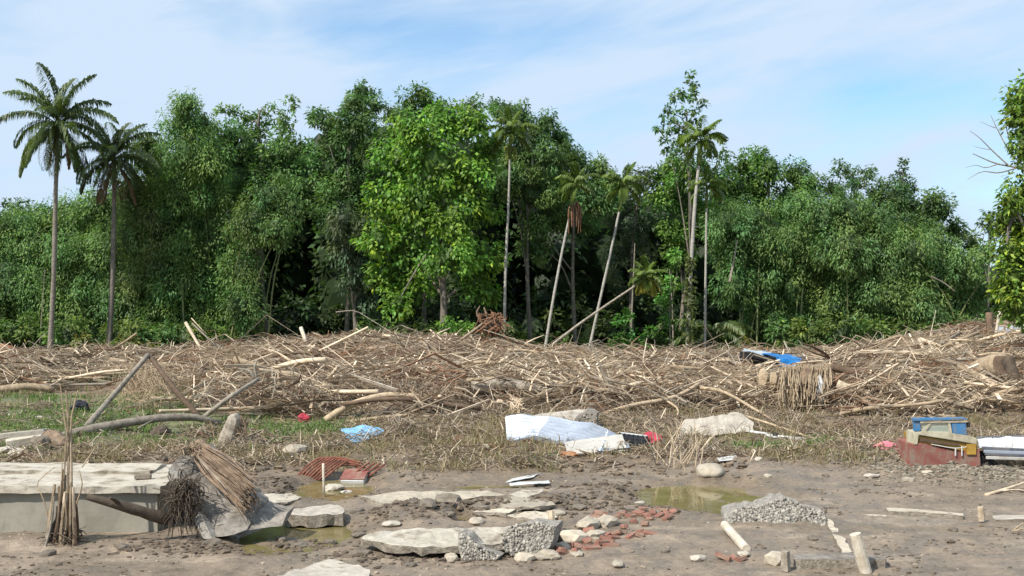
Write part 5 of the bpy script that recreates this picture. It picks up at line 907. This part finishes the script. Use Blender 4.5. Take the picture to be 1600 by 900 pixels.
t_ = thing('lattice_crate', G(988, 698), 'black lattice crate with pale gaps beside the white flat sheet', 'crate'); c = WLOC[t_.name]; rz = rotm(0, 6, -8)
for i in range(7):
    b = MB(); boxm(b, c + rz @ np.array([-.26 + i * .087, 0, .13]), (.03, .03, .22), rz); obj('slat', b, 'cloth_dark', t_)
for k in range(4):
    b = MB(); boxm(b, c + rz @ np.array([0, -.012, .04 + k * .06]), (.56, .02, .028), rz); obj('rail', b, 'cloth_dark', t_)
b = MB(); boxm(b, c + rz @ np.array([0, .17, .12]), (.54, .3, .2), rz, .01); obj('crate_content', b, 'paint_white', t_)
t_ = thing('white_pipe', G(1230, 692), 'white plastic pipe with a dark collar lying left of the brush clump', 'pipe')
for nm, a, e, r, mt in (('pipe_tube', (1197, 681, 22.9), (1285, 690, 22.3), .045, 'paint_white'), ('pipe_tube', (1170, 674, 23.3), (1205, 679, 23.1), .03, 'paint_white'), ('pipe_collar', (1208, 681, 22.85), (1216, 682, 22.8), .07, 'dark_rubber')):
    b = MB(); tube(b, [P(*a), P(*e)], r, 8); obj(nm, b, mt, t_, smooth=True)
sheet('plastic_scrap', 'white scrap of plastic on grass above the round boulder', [flat(1120, 716, .15), flat(1150, 712, .15), flat(1152, 718, .15), flat(1125, 722, .15)], 'paint_white', 'scrap', .02, 6, 12)
# posts and beams at the lower right
def post(name, label, a, e, r, m, cat='post', sides=8):
    b = MB(); tube(b, spline([a, (np.asarray(a) + e) / 2, e], 5), np.array([1, 1.02, .98, 1, .95]) * r, sides, rough=.05); return obj(name, b, m, label=label, cat=cat)
post('log_post', 'leaning white round post standing tallest at the lower right', P(1353, 895, 11.9), P(1336, 834, 11.9), .066, 'bleached_wood', sides=12)
post('log_post', 'white log lying slanted below the rubble ridge', P(1132, 820, 14.1), P(1166, 858, 12.9), .055, 'bleached_wood', 'log', 10)
post('stub_post', 'short square post beside the dark beam at the lower right', P(1228, 892, 12.0), P(1227, 861, 12.0), .055, 'grey_wood', sides=4)
post('stub_post', 'short stub post standing alone on the mud flat at right', P(1534, 814, 14.6), P(1532, 792, 14.6), .045, 'pale_wood', sides=8)
post('stub_post', 'pale stub post behind the large pebbly chunk', P(863, 828, 14.1), P(861, 799, 14.2), .045, 'pale_wood', sides=6)
post('stub_post', 'thin second stub just right of the pale stub post', P(877, 828, 14.2), P(875, 806, 14.2), .02, 'tan_wood', sides=5)
slab('timber_beam', 'dark squared beam sunk in mud between the two lower right posts', [(1240, 866), (1330, 864), (1385, 868), (1384, 874), (1330, 874), (1240, 874)], .13, .2, 'dark_concrete', cat='beam', seed=71, amp=.01)
b = MB(); rock(b, G(1212, 880) + [0, 0, .05], (.13, .12, .08), 2, 72, .2, boxy=.5); obj('stone', b, 'stone', label='tan squarish stone touching the short square post', cat='stone')
slab('plank', 'narrow pale plank lying between the rubble ridge and the leaning post', [(1288, 808), (1298, 812), (1318, 840), (1332, 862), (1318, 865), (1305, 842)], .05, .07, 'stone', cat='plank', seed=73, amp=.012)
slab('plank', 'long thin pale plank edge showing through the mud at right', [(1384, 793), (1440, 796), (1505, 802), (1505, 806), (1440, 800), (1388, 798)], .06, .07, 'stone', cat='plank', seed=74, amp=.006)
slab('plank', 'faint pale plank edge running right from the rubble ridge', [(1295, 801), (1340, 803), (1385, 805), (1385, 807), (1340, 806), (1296, 804)], .035, .05, 'stone', cat='plank', seed=75, amp=.006)
slab('plank', 'pale flat fragment at the right edge beside the stub post', [(1550, 806), (1600, 803), (1620, 806), (1600, 811), (1556, 812)], .05, .06, 'concrete', cat='plank', seed=76, amp=.01)
pole_px('dead_branch', 'thin straw coloured branch on the mud at the right edge', 'branch', [(1540, 774, 16.7), (1575, 763, 17), (1612, 750, 17.4)], (.03, .015), 'pale_wood', 5, extra=[([(1565, 767, 16.9), (1590, 765, 17), (1612, 769, 17)], (.015, .008))])
pole_px('dead_branch', 'small dry twig cluster at the right edge below the pale fragment', 'branch', [(1580, 832, 14), (1592, 822, 14.1), (1606, 815, 14.2)], (.015, .008), 'tan_wood', 5, extra=[([(1585, 830, 14), (1598, 826, 14), (1612, 826, 14)], (.012, .006))])
# reeds standing by the puddle
t_ = thing('reed_clump', G(1075, 720), 'standing pale broken reeds left of the round boulder', 'reeds'); 
for i in range(46):
    px = rng.uniform(1022, 1098); py = rng.uniform(700, 735); s = G(px, py); hh = rng.uniform(.12, .65); e = s + [rng.normal() * .2, rng.normal() * .12, hh]; b = MB(); tube(b, spline([s - [0, 0, .03], (s + e) / 2 + rng.normal(size=3) * .02, e], 5), np.linspace(.014, .008, 5), 4); obj('reed', b, random.choice(['pale_wood', 'tan_wood', 'grey_wood']), t_)
# ---------------------------------------------------------------- the painted wreck
base = G(1475, 727); Yw = base[1]; k = Yw / F
t_ = thing('wrecked_vehicle', base, 'half buried wreck with red lower body, yellow band and blue framed cab', 'wreck')
def wp(px, py, d=0): return P(px, py, Yw + d)
def prism(name, pts, d0, d1, m, parent=t_, bev=.01):
    bm = bmesh.new(); f_ = bm.faces.new([bm.verts.new(wp(x, y, d0)) for x, y in pts]); r = bmesh.ops.extrude_face_region(bm, geom=[f_])
    for v in [g for g in r['geom'] if isinstance(g, bmesh.types.BMVert)]: v.co += Vector((0, d1 - d0, 0))
    bmesh.ops.recalc_face_normals(bm, faces=bm.faces[:])
    if bev: bmesh.ops.bevel(bm, geom=bm.edges[:], offset=bev, segments=2, affect='EDGES')
    bm.verts.index_update(); b = MB(); vs = np.array([v.co[:] for v in bm.verts]); b.v.append(vs); b.c.append(np.ones((len(vs), 3))); b.n = len(vs)
    for kk in set(len(p.verts) for p in bm.faces): b.f[kk] = [np.array([[q.index for q in p.verts] for p in bm.faces if len(p.verts) == kk])]
    bm.free(); return obj(name, b, m, parent)
prism('lower_body', [(1424, 694), (1440, 692), (1470, 700), (1498, 706), (1531, 702), (1533, 728), (1480, 738), (1424, 735)], 0, .75, 'paint_red')
prism('side_band', [(1434, 681), (1455, 684), (1509, 692), (1527, 695), (1527, 711), (1508, 706), (1476, 699), (1436, 693)], .03, .72, 'paint_yellow')
prism('painted_band_shadow', [(1437, 684), (1500, 694), (1500, 697), (1438, 690)], -.005, .05, 'brown_wood', bev=.003)  # dark strip standing in for the shadow line along the yellow band
prism('corner_lamp_box', [(1511, 694), (1526, 694), (1526, 711), (1511, 711)], -.03, .1, 'paint_yellow')
prism('front_sill', [(1428, 675), (1448, 674), (1482, 676), (1516, 681), (1527, 685), (1527, 695), (1500, 690), (1436, 680), (1434, 695), (1428, 695)], -.015, .35, 'paint_cream')
prism('roof_bar', [(1428, 654), (1509, 653), (1513, 656), (1428, 658)], -.03, .12, 'paint_blue', bev=.005)
prism('roof_gutter', [(1438, 659), (1512, 658), (1512, 660), (1438, 661)], -.02, .02, 'paint_cream', bev=.002)
prism('left_panel', [(1428, 658), (1439, 658), (1439, 674), (1429, 674)], 0, .08, 'paint_blue')
prism('window_frame', [(1452, 660), (1457, 660), (1446, 675), (1441, 675)], -.01, .04, 'paint_cream', bev=.003)
prism('window_frame', [(1481, 660), (1485, 660), (1488, 677), (1484, 677)], -.01, .04, 'paint_cream', bev=.003)
prism('window_sill', [(1440, 674), (1486, 675), (1486, 678), (1440, 677)], -.012, .04, 'paint_cream', bev=.003)
prism('window_pane', [(1441, 660), (1482, 660), (1485, 675), (1441, 675)], .3, .31, 'glass', bev=0) if False else None
prism('cab_door', [(1486, 659), (1509, 658), (1512, 680), (1490, 679)], -.005, .05, 'paint_blue')
prism('inner_panel', [(1444, 668), (1484, 668), (1484, 682), (1444, 680)], .2, .23, 'paint_cream', bev=0)
prism('side_post', [(1511, 660), (1516, 660), (1516, 668), (1512, 668)], .0, .05, 'dark_rubber', bev=.003)
for x, y0, y1 in ((1493, 700, 712), (1503, 697, 712)):
    b = MB(); tube(b, [wp(x, y0, -.03), wp(x, y1, -.03)], .012, 5); obj('strut', b, 'paint_white', t_)
b = MB(); tube(b, spline([wp(1455, 694, -.02), wp(1490, 700, -.03), wp(1510, 698, -.02)], 7), .008, 4); obj('loose_wire', b, 'paint_white', t_)
gm = bpy.data.materials.new('dusty_glass'); gm.use_nodes = True; gp = gm.node_tree.nodes['Principled BSDF']; gp.inputs['Base Color'].default_value = (.45, .5, .42, 1); gp.inputs['Roughness'].default_value = .25; gp.inputs['Alpha'].default_value = .45; MATS['glass'] = gm
prism('window_pane', [(1441, 660), (1482, 660), (1485, 675), (1441, 675)], .01, .016, 'glass', bev=0)
b = MB(); c = wp(1536, 719, .15); a_ = np.linspace(0, 2 * math.pi, 17); tube(b, [c + [math.cos(q) * .13, .05 * math.sin(q), math.sin(q) * .10] for q in a_], .06, 7, cap=False); obj('tyre', b, 'dark_rubber', t_, smooth=True); b = MB(); rock(b, c, (.11, .05, .08), 2, 3, .05); obj('wheel_hub', b, 'dark_rubber', t_)
t_ = thing('crumpled_panel', G(1570, 722), 'crumpled white metal panel on dark rails right of the wreck', 'metal panel')
for q in ([(1527, 686), (1550, 684), (1556, 702), (1530, 700)], [(1550, 684), (1586, 683), (1580, 704), (1556, 702)], [(1586, 683), (1640, 681), (1640, 707), (1580, 704)]):
    a = [P(q[0][0], q[0][1], Yw + .6), P(q[1][0], q[1][1], Yw + .55), P(q[2][0], q[2][1], Yw + rng.uniform(-.05, .3)), P(q[3][0], q[3][1], Yw + rng.uniform(-.05, .3))]
    sheet('panel_face', None, a, 'paint_white', None, .03, 10, int(q[0][0]), parent=t_)
for i, (y0, y1, mt) in enumerate(((700, 705, 'navy_rail'), (705, 709, 'zinc'), (709, 714, 'navy_rail'), (715, 718, 'white_sheet'))):
    b = MB(); a = P(1535 + i * 2, y0, Yw - .02 * i); e = P(1640, y1, Yw - .02 * i); m_ = (a + e) / 2; boxm(b, m_, (np.linalg.norm(e - a), .05, .05), rotm(0, math.degrees(math.atan2(a[2] - e[2], e[0] - a[0])), 0), .006); obj('rail', b, mt, t_)
b = MB(); tube(b, [P(1525, 684, Yw + .62), P(1640, 680, Yw + .58)], .02, 5); obj('top_rail', b, 'navy_rail', t_)
# ---------------------------------------------------------------- grass, clods, gravel
def blades(n, xy, L, w, cols, lean=.5):
    b = MB(); x, y = xy; n = len(x); z = height(x, y) - .01; p = np.stack([x, y, z], -1); d = np.stack([rng.normal(0, lean, n), rng.normal(0, lean, n), np.ones(n)], -1); d /= np.linalg.norm(d, axis=1)[:, None]
    s = np.stack([rng.normal(size=n), rng.normal(size=n) * .5, np.zeros(n)], -1); s /= np.linalg.norm(s, axis=1)[:, None]; mid = p + d * (L * .55)[:, None]; tip = mid + (d * [1.5, 1.5, .35] + rng.normal(size=(n, 3)) * .15) * (L * .5)[:, None]
    s = s * (w / 2)[:, None]; v = np.stack([p - s, p + s, mid + s * .8, mid - s * .8, tip], 1).reshape(-1, 3); k = np.arange(n)[:, None] * 5; b.add(v, np.hstack([k, k + 1, k + 2, k + 3]), np.repeat(cols, 5, axis=0)); b.f.setdefault(3, []).append(np.hstack([k + 3, k + 2, k + 4])); return b
def clumpxy(nc, per, y0, y1, test, spread=.12):
    y = rng.uniform(y0 ** .5, y1 ** .5, nc * 3) ** 2; x = rng.uniform(-.61, .61, nc * 3) * y; k = test(x, y); x, y = x[k][:nc], y[k][:nc]
    return np.repeat(x, per) + rng.normal(0, spread, len(x) * per), np.repeat(y, per) + rng.normal(0, spread, len(y) * per)
nod = lambda x, y: debris(x, y) < .12
x, y = clumpxy(2600, 10, 18.8, 34, lambda x, y: (GREEN(x, y) < .5) & (soil(x, y) > .5) & nod(x, y) & (fbm(x / 1.3, y / 1.0, 3, 301) > -.12), .11); n = len(x)
PG = np.array([(.46, .38, .25), (.36, .28, .17), (.25, .19, .115), (.28, .27, .13)]); obj('dead_grass', blades(n, (x, y), rng.gamma(3, .05, n) + .07, rng.uniform(.008, .022, n), PG[rng.integers(0, 4, n)] * rng.uniform(.8, 1.15, (n, 1))), 'blade_mix', kind='stuff', label='flattened dry straw and dead grass on the soil before the heap', cat='grass')
x, y = clumpxy(4200, 11, 19.5, 36, lambda x, y: (GREEN(x, y) * ss(-.35, .15, fbm(x / .6, y / .5, 3, 640)) > rng.uniform(.12, .95, len(x))) & nod(x, y), .12); n = len(x)
obj('green_grass', blades(n, (x, y), rng.uniform(.06, .24, n), rng.uniform(.014, .034, n), np.array((.155, .225, .07)) * rng.uniform(.6, 1.5, (n, 1)) * rng.uniform(.85, 1.2, (n, 3))), 'blade_mix', kind='stuff', label='patches of green grass and weeds between mud and debris', cat='grass')
x, y = clumpxy(420, 16, 35, 57, lambda x, y: (x < -8) | (y > 52), .3); n = len(x)
obj('green_grass', blades(n, (x, y), rng.uniform(.2, .6, n), rng.uniform(.02, .05, n), np.array((.16, .19, .07)) * rng.uniform(.6, 1.4, (n, 1))), 'blade_mix', kind='stuff', label='taller weeds behind the heap at the wood edge', cat='grass')
def clods(name, label, n, xyf, smin, smax, base, var=.35, cat='clods', flatz=.6):
    v, f = ICO[1]; x, y = xyf(n); n = len(x); s = rng.uniform(smin, smax, n) * rng.uniform(.4, 1, n); z = height(x, y) + s * .15
    V = v[None] * (1 + .35 * rng.normal(size=(n, len(v), 1)).clip(-1, 1)) * s[:, None, None] * np.stack([rng.uniform(.8, 1.5, n), rng.uniform(.6, 1.1, n), rng.uniform(.35, flatz + .1, n)], -1)[:, None]
    V = V + np.stack([x, y, z], -1)[:, None]; ff = f[None] + (np.arange(n) * len(v))[:, None, None]; b = MB(); cl = np.asarray(base) * rng.uniform(1 - var, 1 + var, (n, 1)); b.add(V.reshape(-1, 3), ff.reshape(-1, 3), np.repeat(cl, len(v), axis=0)); return obj(name, b, 'clod', kind='stuff', label=label, cat=cat)
def near_xy(y0, y1, thr, seed, sc=1.0):
    def f(n):
        y = rng.uniform(y0, y1, n * 4); x = rng.uniform(-.6, .6, n * 4) * y; k = fbm(x / sc, y / (sc * .55), 3, seed) > thr; return x[k][:n], y[k][:n]
    return f
clods('mud_clods', 'dark damp clods of earth crumbled over the mud flat', 2600, near_xy(10.8, 19.5, .2, 401, 1.4), .012, .042, (.16, .125, .09))
clods('mud_clods', 'lighter dry clods and grit on the mud flat', 3000, near_xy(10.5, 19, -.1, 411, .8), .01, .03, (.25, .205, .155), .5)
clods('soil_clods', 'rough earth lumps among the dead grass', 5000, near_xy(18.5, 30, -.05, 421, 1.6), .03, .10, (.17, .13, .09))
def mound_xy(lst):
    def f(n):
        xs_, ys_ = [], []
        for (px, py, rpx, ry) in lst:
            p = flat(px, py); m_ = n // len(lst); xs_.append(rng.normal(p[0], rpx / F * p[1] * .6, m_)); ys_.append(rng.normal(p[1], ry * .6, m_))
        return np.concatenate(xs_), np.concatenate(ys_)
    return f
clods('mud_clods', 'dark heaped clods of the soil mounds around the puddles', 1900, mound_xy([(640, 806, 65, .6), (760, 800, 70, .5), (880, 795, 50, .5), (960, 768, 80, .8), (430, 765, 55, .7), (300, 860, 110, .35), (1000, 790, 60, .5), (620, 875, 140, .3), (480, 850, 80, .25)]), .015, .06, (.13, .10, .072))
clods('gravel', 'grey brown gravel bank in front of the wreck', 4600, mound_xy([(1510, 742, 110, .9), (1450, 745, 80, .9), (1580, 748, 60, .9), (1350, 730, 90, .8)]), .015, .05, (.22, .19, .145), .45, 'gravel')
flush_labels()
